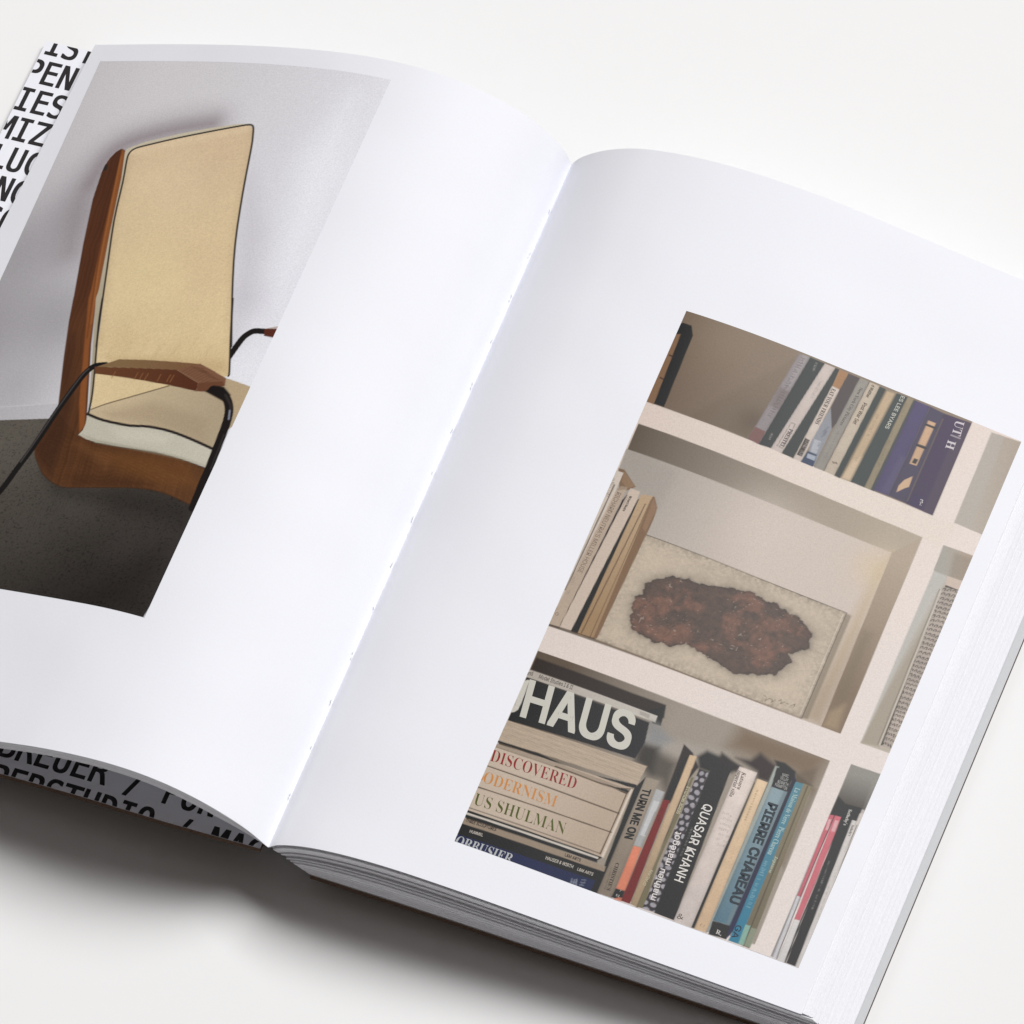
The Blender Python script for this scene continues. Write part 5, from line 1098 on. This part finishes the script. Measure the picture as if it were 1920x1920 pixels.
def face(s, fname):
    """upright serif capitals and letters sit in a block of their own in the serif face"""
    if fname not in ('serif', 'didot') or FONTS['serif'] is None:
        return s
    o = ''
    for c in s:
        if 'A' <= c <= 'Z':
            o += chr(0x1D400 + ord(c) - 65)
        elif 'a' <= c <= 'z':
            o += chr(0x1D41A + ord(c) - 97)
        elif '0' <= c <= '9':
            o += chr(0x1D7CE + ord(c) - 48)
        else:
            o += c
    return o

def set_type(items):
    """[(string, font)] -> [(verts 2-D, faces, width, cap height)]"""
    obs = []
    for s, fname in items + [('H', 'sans'), ('H', 'serif'), ('H', 'mono'), ('H', 'didot')]:
        cu = bpy.data.curves.new("type", 'FONT')
        cu.body = face(s, fname)
        cu.resolution_u = 3
        if fname == 'didot':
            cu.offset = -0.009          # the same face cut lighter
        if FONTS[fname]:
            cu.font = FONTS[fname]
        ob = bpy.data.objects.new("type", cu)
        scene.collection.objects.link(ob)
        obs.append(ob)
    dg = bpy.context.evaluated_depsgraph_get()
    dg.update()
    out = []
    for ob in obs:
        me = bpy.data.meshes.new_from_object(ob.evaluated_get(dg))
        v = np.zeros(len(me.vertices) * 3)
        me.vertices.foreach_get("co", v)
        out.append((v.reshape(-1, 3)[:, :2], [tuple(p.vertices) for p in me.polygons]))
        bpy.data.meshes.remove(me)
    for ob in obs:
        cu = ob.data
        bpy.data.objects.remove(ob)
        bpy.data.curves.remove(cu)
    cap = {k: np.ptp(out[len(items) + i][0][:, 1]) for i, k in enumerate(('sans', 'serif', 'mono', 'didot'))}
    return out[:len(items)], cap

def photo(name, side, page_ob, corners, w, h, ops, texts, step, gain):
    tl, tr, bl, br = [np.array(c) for c in corners]
    def place(x, y, lift):
        s, t = (np.asarray(x) / w)[..., None], (np.asarray(y) / h)[..., None]
        uv = (1 - t) * ((1 - s) * bl + s * br) + t * ((1 - s) * tl + s * tr)
        return surf(side, uv[..., 0], uv[..., 1], lift) * MM
    pr = Print(w, h, step)
    for op in ops:
        getattr(pr, op[0])(*op[1:])
    ob = grid_mesh(name, place(pr.X, pr.Y, 0.06), M_PRINT, page_ob, np.clip(pr.C * gain, 0.002, 0.9))
    if not texts:
        return ob
    glyphs, cap = set_type([(t[0], t[1]) for t in texts])
    V, Fc, Cl = [], [], []
    nv = 0
    for (s, fname, col, o, a, b, bold), (g, fs) in zip(texts, glyphs):
        if not len(g):
            continue
        x = (g[:, 0] - g[:, 0].min()) / np.ptp(g[:, 0])
        y = g[:, 1] / cap[fname]
        e = 0.0165 * bold
        asp = math.hypot(*b) / math.hypot(*a)
        offs = [(0, 0)] + ([(i * e, j * e) for i in (-1, 0, 1) for j in (-1, 0, 1) if i or j] if bold else [])
        for n, (dx, dy) in enumerate(offs):
            xx, yy = x + dx * asp, y + dy
            px, py = o[0] + xx * a[0] + yy * b[0], o[1] + xx * a[1] + yy * b[1]
            keep = (px > -0.05) & (px < w + 0.05) & (py > -0.05) & (py < h + 0.05)
            px, py = np.clip(px, 0.02, w - 0.02), np.clip(py, 0.02, h - 0.02)
            P = place(px, py, 0.085 + 0.002 * n)
            V.append(P)
            Fc += [tuple(i + nv for i in f) for f in fs if keep[list(f)].any()]
            Cl.append(np.tile(lin(col) * gain, (len(P), 1)))
            nv += len(P)
    V, Cl = np.concatenate(V), np.concatenate(Cl)
    tx = mesh_obj("printed_lettering", V, Fc, M_TEXT, page_ob)
    tx["kind"] = "stuff"
    at = tx.data.color_attributes.new("ink", 'FLOAT_COLOR', 'POINT')
    at.data.foreach_set("color", np.concatenate([Cl, np.ones((len(Cl), 1))], 1).astype(np.float32).reshape(-1))
    return ob

pl = photo("printed_photograph", 'L', left_page, CORNERS_L, 118.0, 234.0, PICTURE_L, TEXT_L, 0.33, 1.2)
pl["label"] = "printed photograph of a cream high-backed armchair with a wooden shell"
pr_ = photo("printed_photograph", 'R', right_page, CORNERS_R, 122.0, 222.0, PICTURE_R, TEXT_R, 0.30, 0.92)
pr_["label"] = "printed photograph of white bookshelves with books and a rust-brown panel"

# ------------------------------------------------------------------ capitals printed inside the front cover
BLOCKS = [
    [(-200.0, 294.3, "IST"), (-203.2, 281.0, "PEN"), (-201.4, 267.7, "IES"), (-203.1, 254.4, "MIZ"), (-200.1, 241.0, "LUC"),
     (-193.2, 227.7, "NG"), (-192.6, 214.4, "CO"), (-193.6, 201.1, "L")],
    [(-101.0, 6.7, "BREUER / PON"), (-99.8, -6.8, "PERSTUDIO / MAG")]]
PITCH, CAP = 6.58, 10.3
def cover_z(x, y):
    f = y / HB
    b, t = curve_pts(COVER_LB, 200), curve_pts(COVER_LT, 200)
    return np.interp(-x, -b[:, 0], b[:, 1]) * (1 - f) + np.interp(-x, -t[:, 0], t[:, 1]) * f
import bmesh
M_CAPS = paper_mat("black_ink", (0.018, 0.015, 0.016), 0.5, 0.3, 0.1, 1500.0)
for LINES in BLOCKS:
    chars = [(x + i * PITCH, y, c) for x, y, s in LINES for i, c in enumerate(s) if c != ' ']
    glyphs, cap = set_type([(c, 'mono') for _, _, c in chars])
    bm = bmesh.new()
    for (x, y, c), (g, fs) in zip(chars, glyphs):
        k = CAP / cap['mono']
        adv = 0.602 * (cap['mono'] / 0.729)
        e = 0.25
        for n, (dx, dy) in enumerate([(0, 0)] + [(i * e, j * e * 0.7) for i in (-1, 0, 1) for j in (-1, 0, 1) if i or j]):
            vs = [bm.verts.new((x + p[0] / adv * PITCH + dx, y + p[1] * k + dy, 0.04 + 0.002 * n)) for p in g]
            for f in fs:
                try:
                    bm.faces.new([vs[i] for i in f])
                except ValueError:
                    pass
    for co, no in (((-200.3, 0, 0), (-1, 0, 0)), ((0, 0.15, 0), (0, -1, 0)), ((0, HB - 0.15, 0), (0, 1, 0))):
        bmesh.ops.bisect_plane(bm, geom=bm.verts[:] + bm.edges[:] + bm.faces[:], plane_co=co, plane_no=no, clear_outer=True)
    for v in bm.verts:
        v.co.z += float(cover_z(np.array(v.co.x), np.array(v.co.y))) + GZ
        v.co *= MM
    me = bpy.data.meshes.new("printed_lettering")
    bm.to_mesh(me)
    bm.free()
    me.materials.append(M_CAPS)
    caps = bpy.data.objects.new("printed_lettering", me)
    scene.collection.objects.link(caps)
    caps.parent = front_cover
